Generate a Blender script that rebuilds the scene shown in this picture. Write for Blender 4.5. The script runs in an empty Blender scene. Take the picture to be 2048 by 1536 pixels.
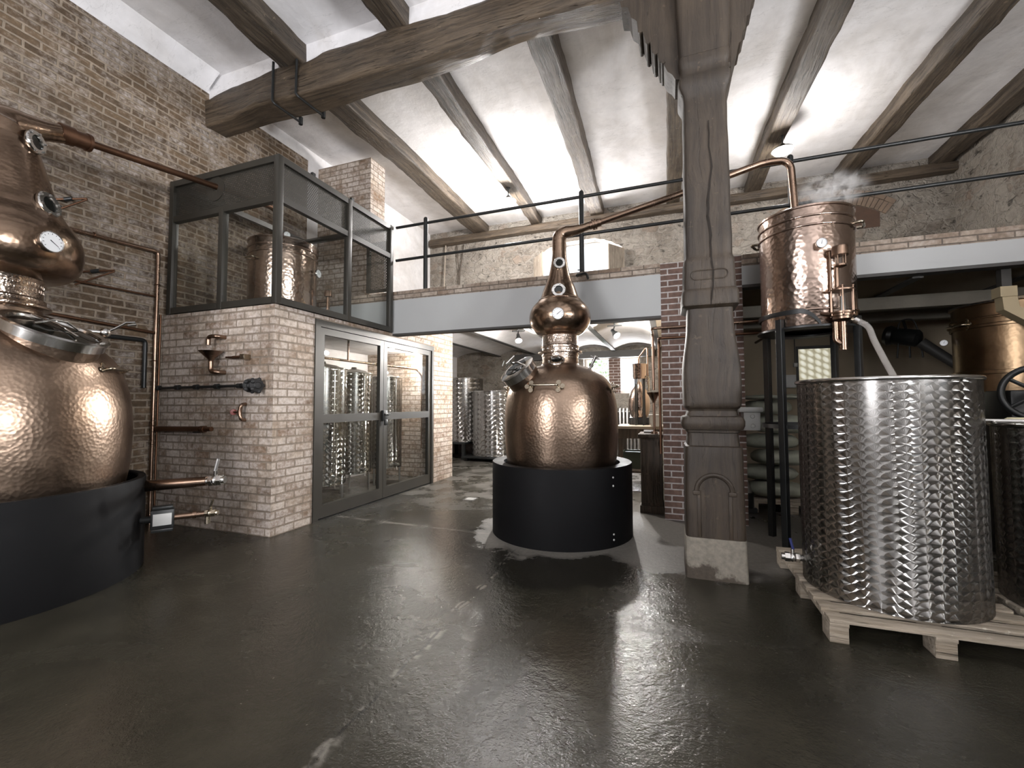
import bpy, bmesh, math, random
from math import sin, cos, pi, radians, atan2, hypot
from mathutils import Vector, Matrix, noise
random.seed(7)
S = bpy.context.scene
COL = S.collection

# ------------------------------------------------------------------ camera
def make_camera():
    yaw, pitch, roll = radians(19.9), radians(2.63), radians(-0.2)
    F = Vector((-sin(yaw)*cos(pitch), cos(yaw)*cos(pitch), sin(pitch)))
    R = Vector((cos(yaw), sin(yaw), 0)); U = R.cross(F)
    R2 = R*cos(roll) + U*sin(roll); U2 = U*cos(roll) - R*sin(roll)
    cd = bpy.data.cameras.new('camera'); c = bpy.data.objects.new('camera', cd); COL.objects.link(c)
    cd.sensor_width = 36; cd.sensor_fit = 'HORIZONTAL'; cd.lens = 872/2048*36
    cd.clip_start = .05; cd.clip_end = 200
    M = Matrix((R2, U2, -F)).transposed().to_4x4(); M.translation = (0, 0, 1.45)
    c.matrix_world = M
    S.camera = c
make_camera()

# ------------------------------------------------------------------ world, daylight, exposure
S.view_settings.view_transform = 'Standard'; S.view_settings.look = 'None'
S.view_settings.gamma = 1; S.view_settings.use_curve_mapping = False
S.view_settings.exposure = 0.1
S.cycles.use_denoising = True
S.cycles.max_bounces = 8; S.cycles.diffuse_bounces = 4; S.cycles.glossy_bounces = 5
S.cycles.transmission_bounces = 6; S.cycles.volume_bounces = 2; S.cycles.transparent_max_bounces = 12
S.cycles.caustics_reflective = False; S.cycles.caustics_refractive = False
S.cycles.sample_clamp_indirect = 6
w = bpy.data.worlds.new('sky'); S.world = w; w.use_nodes = True
bg = w.node_tree.nodes['Background']; bg.inputs[0].default_value = (.86, .93, 1, 1); bg.inputs[1].default_value = 2.2

def area(name, loc, direction, sx, sy, power, col=(1, .97, .95)):
    l = bpy.data.lights.new(name, 'AREA'); l.shape = 'RECTANGLE'; l.size = sx; l.size_y = sy
    l.energy = power; l.color = col
    o = bpy.data.objects.new(name, l); COL.objects.link(o); o.location = loc
    o.rotation_euler = Vector(direction).to_track_quat('-Z', 'Y').to_euler()
    return o
# daylight falling in through the windows of the hall (all of them are built below)
area('daylight_south_window', (-3.3, -4.12, 2.6), (0.1, 1, .05), 1.9, 2.3, 400, (.98, .97, 1))
area('daylight_east_window', (5.12, .8, 2.5), (-.5, -.2, 1.0), 1.1, 1.9, 1050, (.96, .97, 1))
area('daylight_east_rear_window', (5.12, -2.0, 2.5), (-.6, 0, 1.0), 1.4, 1.9, 520, (.96, .97, 1))
area('daylight_north_window', (-1.55, 12.9, 3.9), (0.03, -1, -.75), 2.2, 1.6, 900, (.98, .98, 1))
area('daylight_north_sky', (-1.8, 16.5, 3.0), (.02, -1, -.08), 6.0, 1.8, 5000, (.97, .98, 1))
area('daylight_north_yard', (-1.5, 12.9, .75), (0, -1, .62), 2.2, 1.4, 1500, (.98, .98, 1))
area('daylight_loft_window', (-2.0, 10.95, 4.30), (0, -.6, 1), 1.8, 1.0, 420, (1, .98, .98))

# ------------------------------------------------------------------ mesh helpers
ORG = {}
class MB:
    def __init__(s): s.bm = bmesh.new()
    def box(s, x0, y0, z0, x1, y1, z1, bev=0):
        return s.obox(((x0+x1)/2, (y0+y1)/2, (z0+z1)/2), (abs(x1-x0), abs(y1-y0), abs(z1-z0)), None, bev)
    def obox(s, c, size, M=None, bev=0):
        r = bmesh.ops.create_cube(s.bm, size=1); vs = r['verts']
        for v in vs:
            p = Vector((v.co.x*size[0], v.co.y*size[1], v.co.z*size[2]))
            if M is not None: p = M @ p
            v.co = p + Vector(c)
        if bev:
            es = list({e for v in vs for e in v.link_edges})
            bmesh.ops.bevel(s.bm, geom=es, offset=bev, segments=2, affect='EDGES', profile=.5)
        return s
    def rings(s, rings, closed=True, cap0=True, cap1=True):
        V = [[s.bm.verts.new(p) for p in r] for r in rings]
        n = len(V[0])
        for a, b in zip(V, V[1:]):
            for i in range(n if closed else n-1):
                j = (i+1) % n
                try: s.bm.faces.new((a[i], a[j], b[j], b[i]))
                except ValueError: pass
        if cap0: s.bm.faces.new(V[0][::-1])
        if cap1: s.bm.faces.new(V[-1])
        return s
    def tube(s, pts, r, seg=14, cap=True):
        pts = [Vector(p) for p in pts]
        rs = r if isinstance(r, (list, tuple)) else [r]*len(pts)
        out = []; prev = None
        for i, p in enumerate(pts):
            t = (pts[min(i+1, len(pts)-1)] - pts[max(i-1, 0)]).normalized()
            if prev is None:
                a = Vector((0, 0, 1)) if abs(t.z) < .9 else Vector((1, 0, 0))
                n = t.cross(a).normalized()
            else:
                n = (prev - t*prev.dot(t)).normalized()
            prev = n; b = t.cross(n)
            out.append([p + (n*cos(2*pi*k/seg) + b*sin(2*pi*k/seg))*rs[i] for k in range(seg)])
        return s.rings(out, True, cap, cap)
    def cyl(s, p0, p1, r, r1=None, seg=24): return s.tube([p0, p1], [r, r if r1 is None else r1], seg)
    def lathe(s, prof, c=(0, 0, 0), seg=64, axis=(0, 0, 1), cap0=False, cap1=False):
        q = Vector((0, 0, 1)).rotation_difference(Vector(axis).normalized()); c = Vector(c)
        return s.rings([[c + q @ Vector((max(r, .0006)*cos(2*pi*k/seg), max(r, .0006)*sin(2*pi*k/seg), z)) for k in range(seg)] for r, z in prof], True, cap0, cap1)
    def sphere(s, c, r, sc=(1, 1, 1), seg=20):
        n = 12
        return s.rings([[Vector(c)+Vector((r*sc[0]*sin(pi*i/n)*cos(2*pi*k/seg), r*sc[1]*sin(pi*i/n)*sin(2*pi*k/seg), -r*sc[2]*cos(pi*i/n))) if 0 < i < n else
                         Vector(c)+Vector((1e-4*cos(2*pi*k/seg), 1e-4*sin(2*pi*k/seg), (-1 if i == 0 else 1)*r*sc[2])) for k in range(seg)] for i in range(n+1)])
    def torus(s, c, R, r, axis=(0, 0, 1), seg=48, rs=10):
        q = Vector((0, 0, 1)).rotation_difference(Vector(axis).normalized()); c = Vector(c)
        rings = [[c + q @ Vector(((R+r*cos(2*pi*j/rs))*cos(2*pi*i/seg), (R+r*cos(2*pi*j/rs))*sin(2*pi*i/seg), r*sin(2*pi*j/rs))) for j in range(rs)] for i in range(seg)]
        rings.append(rings[0])
        s.rings(rings, True, False, False); bmesh.ops.remove_doubles(s.bm, verts=s.bm.verts, dist=1e-6)
        return s
    def prism(s, poly, axis, a, b):
        """poly = 2-D outline; axis 'x': (y,z), 'y': (x,z), 'z': (x,y)"""
        f = {'x': lambda p, t: (t, p[0], p[1]), 'y': lambda p, t: (p[0], t, p[1]), 'z': lambda p, t: (p[0], p[1], t)}[axis]
        return s.rings([[Vector(f(p, a)) for p in poly], [Vector(f(p, b)) for p in poly]])
    def build(s, name, mat, parent=None, ang=38, origin=None):
        me = bpy.data.meshes.new(name)
        o = bpy.data.objects.new(name, me); COL.objects.link(o)
        org = Vector(origin) if origin is not None else (ORG[parent.name] if parent is not None else Vector((0, 0, 0)))
        bmesh.ops.recalc_face_normals(s.bm, faces=s.bm.faces)
        for v in s.bm.verts: v.co -= org
        s.bm.to_mesh(me); s.bm.free()
        for p in me.polygons: p.use_smooth = True
        me.set_sharp_from_angle(angle=radians(ang))
        me.materials.append(mat)
        ORG[o.name] = org
        if parent is not None: o.parent = parent
        else: o.location = org
        return o

def tag(o, label=None, cat=None, group=None, kind=None):
    if label: o['label'] = label
    if cat: o['category'] = cat
    if group: o['group'] = group
    if kind: o['kind'] = kind
    return o
def thing(name, loc, label, cat, group=None):
    o = bpy.data.objects.new(name, None); COL.objects.link(o); o.location = loc; o.empty_display_size = .1
    ORG[o.name] = Vector(loc)
    return tag(o, label, cat, group)
def struct(o): return tag(o, kind='structure')
def copy_tree(o, loc=None, label=None):
    def rec(a, par):
        c = a.copy(); COL.objects.link(c); ORG[c.name] = ORG[a.name]
        if par is not None: c.parent = par
        for ch in list(a.children): rec(ch, c)
        return c
    c = rec(o, None)
    if loc is not None: c.location = loc; ORG[c.name] = Vector(loc)
    if label: c['label'] = label
    return c
def arc(c, r, a0, a1, n, u, v):
    u = Vector(u); v = Vector(v); c = Vector(c)
    return [c + u*r*cos(a0+(a1-a0)*i/n) + v*r*sin(a0+(a1-a0)*i/n) for i in range(n+1)]
def fillet(pts, r, n=6):
    pts = [Vector(p) for p in pts]; out = [pts[0]]
    for a, b, c in zip(pts, pts[1:], pts[2:]):
        d0 = (a-b); d1 = (c-b); k = min(r, d0.length*.48, d1.length*.48)
        p0 = b+d0.normalized()*k; p1 = b+d1.normalized()*k
        for i in range(n+1):
            t = i/n; out.append(p0*(1-t)**2 + b*2*t*(1-t) + p1*t*t)
    out.append(pts[-1]); return out
def hewn(pts, wd, ht, seg=0.12, amp=.02, seed=0, rnd=.22):
    """rough hewn timber along a path; rings of 20 points with knocked-off corners"""
    mb = MB(); P = []
    pts = [Vector(p) for p in pts]
    for a, b in zip(pts, pts[1:]):
        n = max(1, int((b-a).length/seg)); P += [a.lerp(b, i/n) for i in range(n)]
    P.append(pts[-1]); rings = []
    for i, p in enumerate(P):
        t = (P[min(i+1, len(P)-1)]-P[max(i-1, 0)]).normalized()
        sd = t.cross(Vector((0, 0, 1))).normalized(); up = sd.cross(t)
        W = wd if not isinstance(wd, tuple) else wd[0]+(wd[1]-wd[0])*i/(len(P)-1)
        H = ht if not isinstance(ht, tuple) else ht[0]+(ht[1]-ht[0])*i/(len(P)-1)
        off = noise.noise(Vector((i*seg*.5, seed*7.3, 0)))*amp*2.2
        ring = []
        for k in range(24):
            a = 2*pi*k/24+pi/24; e = 11.0
            cx = abs(cos(a))**(2/e)*(1 if cos(a) > 0 else -1); cz = abs(sin(a))**(2/e)*(1 if sin(a) > 0 else -1)
            q = p + sd*(cx*W/2) + up*(cz*H/2)
            nn = noise.noise(Vector((q.x*2.3+seed*3.1, q.y*2.3, q.z*5)))*amp*.7 + noise.noise(Vector((q.x*9+seed, q.y*6, q.z*14)))*amp*.45
            ring.append(q + (sd*cx+up*cz)*nn + sd*off + up*off*.5)
        rings.append(ring)
    return mb.rings(rings)

# ------------------------------------------------------------------ node helpers
class NT:
    def __init__(s, name):
        s.m = bpy.data.materials.new(name); s.m.use_nodes = True
        s.t = s.m.node_tree; s.b = s.t.nodes['Principled BSDF']; s.out = s.t.nodes['Material Output']
    def n(s, typ, ins=None, **props):
        nd = s.t.nodes.new('ShaderNode'+typ)
        for k, v in props.items(): setattr(nd, k, v)
        for k, v in (ins or {}).items(): s.set(nd.inputs[k], v)
        return nd
    def set(s, sock, v):
        if isinstance(v, bpy.types.NodeSocket): s.t.links.new(v, sock)
        elif isinstance(v, bpy.types.Node): s.t.links.new(v.outputs[0], sock)
        else:
            if hasattr(sock.default_value, '__len__') and not hasattr(v, '__len__'): v = (v, v, v, 1)[:len(sock.default_value)]
            if hasattr(v, '__len__') and len(v) == 3 and len(sock.default_value) == 4: v = (*v, 1)
            sock.default_value = v
    def math(s, op, a, b=0, c=0, clamp=False): return s.n('Math', {0: a, 1: b, 2: c}, operation=op, use_clamp=clamp).outputs[0]
    def vmath(s, op, a, b=(0, 0, 0)): return s.n('VectorMath', {0: a, 1: b}, operation=op).outputs[0]
    def mix(s, f, a, b):
        nd = s.t.nodes.new('ShaderNodeMix'); nd.data_type = 'RGBA'
        s.set(nd.inputs[0], f); s.set(nd.inputs[6], a); s.set(nd.inputs[7], b); return nd.outputs[2]
    def mixf(s, f, a, b):
        nd = s.t.nodes.new('ShaderNodeMix'); nd.data_type = 'FLOAT'
        s.set(nd.inputs[0], f); s.set(nd.inputs[2], a); s.set(nd.inputs[3], b); return nd.outputs[0]
    def mul(s, a, b):
        nd = s.t.nodes.new('ShaderNodeMix'); nd.data_type = 'RGBA'; nd.blend_type = 'MULTIPLY'
        s.set(nd.inputs[0], 1.0); s.set(nd.inputs[6], a); s.set(nd.inputs[7], b); return nd.outputs[2]
    def ramp(s, f, stops):
        nd = s.n('ValToRGB', {0: f}); cr = nd.color_ramp
        while len(cr.elements) < len(stops): cr.elements.new(.5)
        for e, (p, c) in zip(cr.elements, stops):
            e.position = p; e.color = (c, c, c, 1) if not hasattr(c, '__len__') else (*c, 1)
        return nd.outputs[0]
    def noise(s, vec, scale, detail=4, rough=.55, dist=0): return s.n('TexNoise', {'Vector': vec, 'Scale': scale, 'Detail': detail, 'Roughness': rough, 'Distortion': dist}).outputs[0]
    def smooth(s, v, lo, hi): return s.n('MapRange', {0: v, 1: lo, 2: hi, 3: 0, 4: 1}, interpolation_type='SMOOTHSTEP').outputs[0]
    def pos(s): return s.n('NewGeometry').outputs['Position']
    def obj(s): return s.n('TexCoord').outputs['Object']
    def sep(s, v): return s.n('SeparateXYZ', {0: v}).outputs
    def comb(s, x, y, z): return s.n('CombineXYZ', {0: x, 1: y, 2: z}).outputs[0]
    def scale(s, v, x, y, z): return s.vmath('MULTIPLY', v, (x, y, z))
    def bump(s, h, strength=.5, dist=.02): return s.n('Bump', {'Height': h, 'Strength': strength, 'Distance': dist}).outputs[0]
    def set_b(s, **k):
        for a, v in k.items(): s.set(s.b.inputs[{'col': 'Base Color', 'rough': 'Roughness', 'metal': 'Metallic', 'normal': 'Normal', 'coat': 'Coat Weight', 'coatr': 'Coat Roughness', 'aniso': 'Anisotropic', 'tan': 'Tangent', 'trans': 'Transmission Weight', 'alpha': 'Alpha', 'spec': 'Specular IOR Level', 'emit': 'Emission Color', 'emits': 'Emission Strength', 'ior': 'IOR'}[a]], v)
        return s.m
    def walluv(s):
        p = s.sep(s.pos()); nr = s.sep(s.n('NewGeometry').outputs['True Normal'])
        ax = s.math('GREATER_THAN', s.math('ABSOLUTE', nr[0]), .6)
        u = s.mixf(ax, p[0], p[1])
        az = s.math('GREATER_THAN', s.math('ABSOLUTE', nr[2]), .6)
        v = s.mixf(az, p[2], p[1])
        return s.comb(u, v, 0)

M = {}
def plain(name, col, rough=.5, metal=0, nscale=12, var=.25, bump=0):
    t = NT(name); o = t.obj(); f = t.noise(o, nscale, 5)
    c = t.mix(f, tuple(x*(1-var) for x in col), tuple(min(1, x*(1+var)) for x in col))
    t.set_b(col=c, rough=t.mixf(f, max(.02, rough*.8), min(1, rough*1.2)), metal=metal)
    if bump: t.set_b(normal=t.bump(t.noise(o, nscale*6, 6), bump, .005))
    M[name] = t.m
def copper(name, col, rough, scale, strength, tarn=.35):
    t = NT(name); o = t.obj()
    f = t.noise(o, 2.6, 6, .6, .5); g = t.noise(t.scale(o, 5, 5, 1.2), 3, 4)
    c = t.mix(t.smooth(f, .35, .7), tuple(x*(1-tarn) for x in col), col)
    c = t.mix(t.math('MULTIPLY', g, .35), c, tuple(x*.55 for x in col))
    nd = t.n('TexVoronoi', {'Vector': t.vmath('ADD', o, t.vmath('MULTIPLY', t.n('TexNoise', {'Vector': o, 'Scale': 6}).outputs[1], (.02, .02, .02))), 'Scale': scale, 'Smoothness': .35}, feature='SMOOTH_F1')
    h = t.math('MULTIPLY', nd.outputs[0], 1)
    h2 = t.math('ADD', h, t.math('MULTIPLY', t.noise(o, 3, 2), .18))
    t.set_b(col=c, rough=t.mixf(f, rough*.8, rough*1.35), metal=1.0)
    if strength: t.set_b(normal=t.bump(h2, strength, .012))
    M[name] = t.m
copper('copper_pot', (.37, .27, .20), .30, 38, .13)
copper('copper_head', (.38, .27, .195), .22, 34, .09)
copper('copper_tank', (.50, .385, .32), .2, 26, .22, .2)
copper('copper_dark', (.34, .235, .14), .3, 30, .06, .4)
copper('copper_pipe', (.38, .26, .19), .26, 20, 0, .35)
copper('copper_pipe_dull', (.22, .12, .075), .42, 20, 0, .4)
copper('brass', (.50, .43, .33), .25, 40, .04, .25)
copper('collar_metal', (.56, .465, .39), .2, 60, .2, .2)
plain('steel', (.62, .61, .59), .16, 1, 8, .12)
plain('steel_dull', (.40, .39, .38), .38, 1, 8, .2)
plain('black_paint', (.005, .005, .0055), .6, 0, 6, .15); M['black_paint'].node_tree.nodes['Principled BSDF'].inputs['Specular IOR Level'].default_value = .12
plain('black_iron', (.016, .017, .017), .38, .2, 12, .3)
plain('cage_paint', (.034, .031, .025), .42, .1, 5, .15)
plain('girder_paint', (.42, .425, .42), .55, 0, 1.6, .06)
plain('dark_joist', (.045, .042, .038), .6, 0, 5, .3)
plain('white_plastic', (.62, .62, .60), .4, 0, 5, .06)
plain('grey_plastic', (.46, .47, .46), .35, 0, 5, .06)
plain('dial_white', (.78, .79, .80), .35, 0, 5, .03)
plain('dial_black', (.02, .02, .02), .4)
plain('crack_dark', (.012, .008, .005), .95)
plain('cream', (.62, .56, .38), .7, 0, 20, .2, .3)
plain('duct_paint', (.42, .34, .21), .55, 0, 4, .12)
plain('glass_dark', (.006, .007, .006), .05, 0)
plain('beige_wall', (.33, .27, .19), .8, 0, 2.5, .18, .3)
plain('rubber', (.02, .02, .02), .6)
plain('concrete', (.34, .31, .26), .8, 0, 5, .3, .6)

def foot_mat():
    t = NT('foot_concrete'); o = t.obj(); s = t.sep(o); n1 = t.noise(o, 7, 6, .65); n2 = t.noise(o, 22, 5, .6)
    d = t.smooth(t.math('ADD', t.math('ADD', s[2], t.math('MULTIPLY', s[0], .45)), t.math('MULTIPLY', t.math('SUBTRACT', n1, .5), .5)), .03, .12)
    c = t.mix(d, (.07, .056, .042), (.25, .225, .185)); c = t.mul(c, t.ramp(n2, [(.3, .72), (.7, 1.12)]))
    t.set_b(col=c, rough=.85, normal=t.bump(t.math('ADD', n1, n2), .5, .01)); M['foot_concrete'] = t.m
foot_mat()
plain('sack_cloth', (.30, .31, .25), .65, 0, 9, .3, .4)
plain('frame_white', (.75, .75, .74), .45, 0, 4, .05)
plain('leaf', (.10, .15, .08), .5, 0, 3, .5)
plain('blue_handle', (.03, .04, .16), .4)
plain('red_handle', (.20, .03, .02), .45)
plain('limewash_timber', (.20, .18, .145), .8, 0, 4, .25, .6)
def wood(name, dark, light, axis, rough=.62, gscale=1.0, wet=0, worm=0):
    t = NT(name); p = t.pos()
    k = {'x': (.35, 7, 7), 'y': (7, .35, 7), 'z': (7, 7, .35)}[axis]
    q = t.vmath('ADD', t.scale(p, *[a*gscale for a in k]), t.vmath('MULTIPLY', t.n('TexNoise', {'Vector': p, 'Scale': 1.6, 'Detail': 3}).outputs[1], (.45, .45, .45)))
    g = t.noise(q, 3.4, 9, .70); g2 = t.noise(q, 9, 4, .6); big = t.noise(p, 1.3, 4)
    c = t.mix(t.smooth(g, .32, .68), dark, light)
    c = t.mul(c, t.ramp(big, [(.3, .62), (.7, 1.15)]))
    crack = t.smooth(g2, .30, .42)
    c = t.mul(c, t.ramp(crack, [(0, .35 + wet), (1, 1.0)]))
    chips = t.smooth(t.noise(t.scale(p, 14, 14, 14), 1.2, 3), .66, .72)
    c = t.mix(t.math('MULTIPLY', chips, .35), c, tuple(min(1, x*2.2) for x in light))
    h = t.math('ADD', t.math('MULTIPLY', g, 1.0), t.math('MULTIPLY', crack, .6))
    t.set_b(col=c, rough=t.mixf(t.noise(p, 6, 4), rough*.7, rough*1.25), normal=t.bump(h, .8 - wet, .025))
    M[name] = t.m
wood('beam_x', (.042, .029, .018), (.135, .098, .064), 'x', .45)
wood('beam_y', (.036, .026, .017), (.135, .103, .073), 'y', .55)
wood('post_wood', (.026, .018, .0115), (.056, .040, .026), 'z', .6, .55, .45)
wood('pallet_wood', (.33, .27, .20), (.58, .50, .40), 'x', .75, 1.4)
wood('cabinet_wood', (.045, .032, .022), (.11, .08, .055), 'z', .5)
wood('shutter_wood', (.34, .28, .22), (.55, .47, .38), 'z', .7)

def brick(name, bw, rh, mort, c1, c2, mortar, lime, limecol, msz=.012, bump=.8, dirt=.35, squash=0):
    t = NT(name); uv = t.walluv()
    wob = t.vmath('MULTIPLY', t.vmath('SUBTRACT', t.n('TexNoise', {'Vector': uv, 'Scale': 3.5, 'Detail': 3}).outputs[1], (.5, .5, .5)), (.03*squash, .022*squash, 0))
    q = t.vmath('ADD', uv, wob)
    def br(a, b, m): return t.n('TexBrick', {'Vector': q, 'Color1': a, 'Color2': b, 'Mortar': m, 'Scale': 1.0, 'Mortar Size': msz, 'Mortar Smooth': .25, 'Bias': 0, 'Brick Width': bw, 'Row Height': rh}, offset=.5, offset_frequency=2)
    b0 = br((0, 0, 0), (1, 1, 1), (.5, .5, .5)); fac = b0.outputs[1]; rnd = b0.outputs[0]
    n1 = t.noise(uv, 2.2, 6, .65); n2 = t.noise(uv, 16, 6, .65); n3 = t.noise(uv, 60, 4)
    c = t.mix(rnd, c1, c2)
    c = t.mul(c, t.ramp(n2, [(.3, .62), (.72, 1.25)]))
    lm = t.smooth(t.math('ADD', t.math('MULTIPLY', n1, .75), t.math('MULTIPLY', n2, .45)), lime[0], lime[1])
    lm2 = t.math('MULTIPLY', lm, t.mixf(t.smooth(t.noise(uv, 30, 4), .35, .6), .45, 1))
    c = t.mix(t.math('MULTIPLY', lm2, lime[2]), c, limecol)
    mc = t.mul(mortar, t.ramp(n2, [(.3, .7), (.7, 1.15)]))
    c = t.mix(fac, c, mc)
    c = t.mul(c, t.ramp(t.noise(uv, .9, 3), [(.3, 1-dirt), (.65, 1.08)]))
    h = t.math('ADD', t.math('MULTIPLY', t.math('SUBTRACT', 1, fac), 1.0), t.math('ADD', t.math('MULTIPLY', n2, .5), t.math('MULTIPLY', n3, .18)))
    t.set_b(col=c, rough=.85, normal=t.bump(h, bump, .014))
    M[name] = t.m
brick('brick_old', .27, .084, .012, (.080, .050, .027), (.165, .110, .064), (.27, .215, .16), (.54, .74, .75), (.44, .395, .36), .013, .9, .3, 1.4)
brick('brick_pale', .256, .0905, .012, (.23, .148, .092), (.46, .37, .29), (.27, .215, .165), (.48, .72, .75), (.66, .60, .56), .0105, .8, .15, .35)
brick('brick_red', .255, .0755, .012, (.115, .068, .052), (.17, .105, .082), (.46, .42, .40), (.9, 1.2, .2), (.4, .38, .36), .0095, .7, .1, .1)
brick('brick_parapet', .29, .068, .012, (.22, .155, .11), (.42, .345, .28), (.15, .12, .095), (.55, .8, .6), (.52, .47, .42), .008, .7, .1, .2)

def stone():
    t = NT('stone'); uv = t.pos(); p = t.vmath('MULTIPLY', uv, (1, 1, 1.7))
    p = t.vmath('ADD', p, t.vmath('MULTIPLY', t.vmath('SUBTRACT', t.n('TexNoise', {'Vector': uv, 'Scale': 3.2, 'Detail': 5, 'Roughness': .62}).outputs[1], (.5, .5, .5)), (.62, .62, .5)))
    v = t.n('TexVoronoi', {'Vector': p, 'Scale': 3.4}, feature='F1'); e = t.n('TexVoronoi', {'Vector': p, 'Scale': 3.4}, feature='DISTANCE_TO_EDGE').outputs[0]
    rnd = t.sep(v.outputs[1])[0]
    n2 = t.noise(uv, 8, 8, .72); n1 = t.noise(uv, 1.3, 6, .65); n3 = t.noise(t.scale(uv, 1, 1, 2.2), 4.5, 6, .7)
    c = t.ramp(rnd, [(0, (.20, .17, .14)), (.4, (.27, .235, .195)), (.75, (.33, .295, .25)), (1, (.23, .175, .135))])
    c = t.mul(c, t.ramp(n2, [(.25, .55), (.7, 1.25)]))
    mort = t.math('SUBTRACT', 1, t.smooth(t.math('ADD', e, t.math('MULTIPLY', t.math('SUBTRACT', n2, .5), .25)), .0, .14))
    c = t.mix(t.math('MULTIPLY', mort, .8), c, t.mul((.36, .325, .28), t.ramp(n2, [(.2, .5), (.7, 1.15)])))
    c = t.mix(t.math('MULTIPLY', t.smooth(n1, .42, .60), .72), c, t.mul((.385, .35, .305), t.ramp(n2, [(.25, .7), (.7, 1.12)])))
    holes = t.smooth(n3, .30, .40)
    c = t.mul(c, t.ramp(holes, [(0, .45), (1, 1)]))
    h = t.math('ADD', t.math('MULTIPLY', t.smooth(e, 0, .16), .35), t.math('ADD', t.math('MULTIPLY', n2, .9), t.math('MULTIPLY', holes, .7)))
    t.set_b(col=c, rough=.92, normal=t.bump(h, 1.0, .06)); M['stone'] = t.m
stone()
def plaster():
    t = NT('plaster'); p = t.pos()
    n1 = t.noise(t.scale(p, 1, .6, 1), 1.1, 6, .6, .6); n2 = t.noise(p, 5, 6, .6)
    c = t.mix(t.smooth(n1, .42, .68), (.80, .785, .79), (.66, .635, .62))
    c = t.mul(c, t.ramp(n2, [(.3, .9), (.7, 1.03)]))
    cr = t.smooth(t.math('ABSOLUTE', t.math('SUBTRACT', t.noise(t.scale(p, .5, 2.2, 1), 1.2, 6, .6), .5)), .0, .006)
    c = t.mul(c, t.ramp(cr, [(0, .86), (1, 1)]))
    t.set_b(col=c, rough=.9, normal=t.bump(t.math('ADD', n1, t.math('MULTIPLY', n2, .4)), .35, .05)); M['plaster'] = t.m
plaster()
def floor_mat():
    t = NT('floor_wet_concrete'); p = t.pos(); s = t.sep(p)
    n1 = t.noise(p, .55, 6, .6, .4); n2 = t.noise(p, 2.4, 7, .65); n3 = t.noise(p, 26, 5, .7); n4 = t.noise(p, 85, 3, .6)
    # dry zone: towards the back of the hall and around the foot of the still
    d = t.n('VectorMath', {0: p, 1: (-1.21, 5.02, 0)}, operation='DISTANCE').outputs[1]
    ring = t.math('SUBTRACT', 1, t.smooth(t.math('ADD', d, t.math('MULTIPLY', t.math('SUBTRACT', n2, .5), .9)), .90, 1.06))
    back = t.smooth(t.math('ADD', s[1], t.math('MULTIPLY', t.math('SUBTRACT', n1, .5), 2.2)), 4.9, 6.6)
    wetb = t.smooth(n2, .42, .56)
    d2 = t.n('VectorMath', {0: p, 1: (.05, 5.35, 0)}, operation='DISTANCE').outputs[1]
    side = t.math('SUBTRACT', 1, t.smooth(t.math('ADD', d2, t.math('MULTIPLY', t.math('SUBTRACT', n2, .5), 1.1)), 1.15, 1.45))
    ring = t.math('MAXIMUM', ring, t.math('MULTIPLY', side, .9))
    dry = t.math('MAXIMUM', ring, t.math('MULTIPLY', back, t.mixf(wetb, .75, .12)))
    col = t.mix(n1, (.022, .0205, .0145), (.038, .034, .0245))
    col = t.mul(col, t.ramp(n2, [(.3, .7), (.7, 1.25)]))
    col = t.mix(dry, col, t.mul((.15, .14, .125), t.ramp(n3, [(.3, .75), (.7, 1.15)])))
    # a long healed crack running from the still to the lower left, and one across in front of the booth door
    def seg(a, b, wdt, wob):
        ax, ay = a; bx, by = b; L = hypot(bx-ax, by-ay); ux, uy = (bx-ax)/L, (by-ay)/L
        rx = t.math('SUBTRACT', s[0], ax); ry = t.math('SUBTRACT', s[1], ay)
        al = t.math('ADD', t.math('MULTIPLY', rx, ux), t.math('MULTIPLY', ry, uy))
        ac = t.math('ABSOLUTE', t.math('ADD', t.math('SUBTRACT', t.math('MULTIPLY', rx, -uy), t.math('MULTIPLY', ry, -ux)), t.math('MULTIPLY', t.math('SUBTRACT', t.noise(p, 3, 5, .6), .5), wob)))
        m = t.math('SUBTRACT', 1, t.smooth(ac, wdt*.3, wdt))
        m = t.math('MULTIPLY', m, t.math('MULTIPLY', t.math('GREATER_THAN', al, 0), t.math('LESS_THAN', al, L)))
        return m
    c1 = seg((-1.47, 4.15), (-1.37, .9), .05, .10); c1d = seg((-1.48, 4.2), (-1.37, .9), .013, .10); c2 = seg((-4.1, 4.62), (-1.9, 4.56), .05, .16)
    pale = t.math('MAXIMUM', t.math('MULTIPLY', c1, t.smooth(t.noise(p, 5, 3), .50, .58)), t.math('MULTIPLY', c2, t.smooth(t.noise(p, 3, 3), .36, .5)))
    col = t.mix(t.math('MULTIPLY', pale, .75), col, (.20, .185, .16))
    col = t.mix(t.math('MULTIPLY', c1d, t.math('MULTIPLY', t.smooth(t.noise(p, 2.2, 3), .42, .52), .8)), col, (.006, .005, .005))
    spk = t.smooth(t.noise(p, 34, 2, .5), .76, .79)
    col = t.mix(t.math('MULTIPLY', spk, .6), col, (.22, .20, .17))
    pud = t.math('MULTIPLY', t.math('SUBTRACT', 1, t.smooth(t.math('ADD', d, t.math('MULTIPLY', t.math('SUBTRACT', n2, .5), 1.0)), 1.55, 1.68)), t.math('MULTIPLY', t.math('LESS_THAN', s[1], 4.75), t.math('SUBTRACT', 1, ring)))
    col = t.mix(t.math('MULTIPLY', pud, .6), col, (.012, .011, .010))
    wet = t.math('MAXIMUM', t.smooth(t.noise(p, .8, 5, .6, .8), .38, .58), pud)
    r = t.mixf(wet, .30, .13); r = t.math('ADD', r, t.math('MULTIPLY', t.math('SUBTRACT', n3, .5), .12)); r = t.mixf(dry, r, .55)
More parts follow.
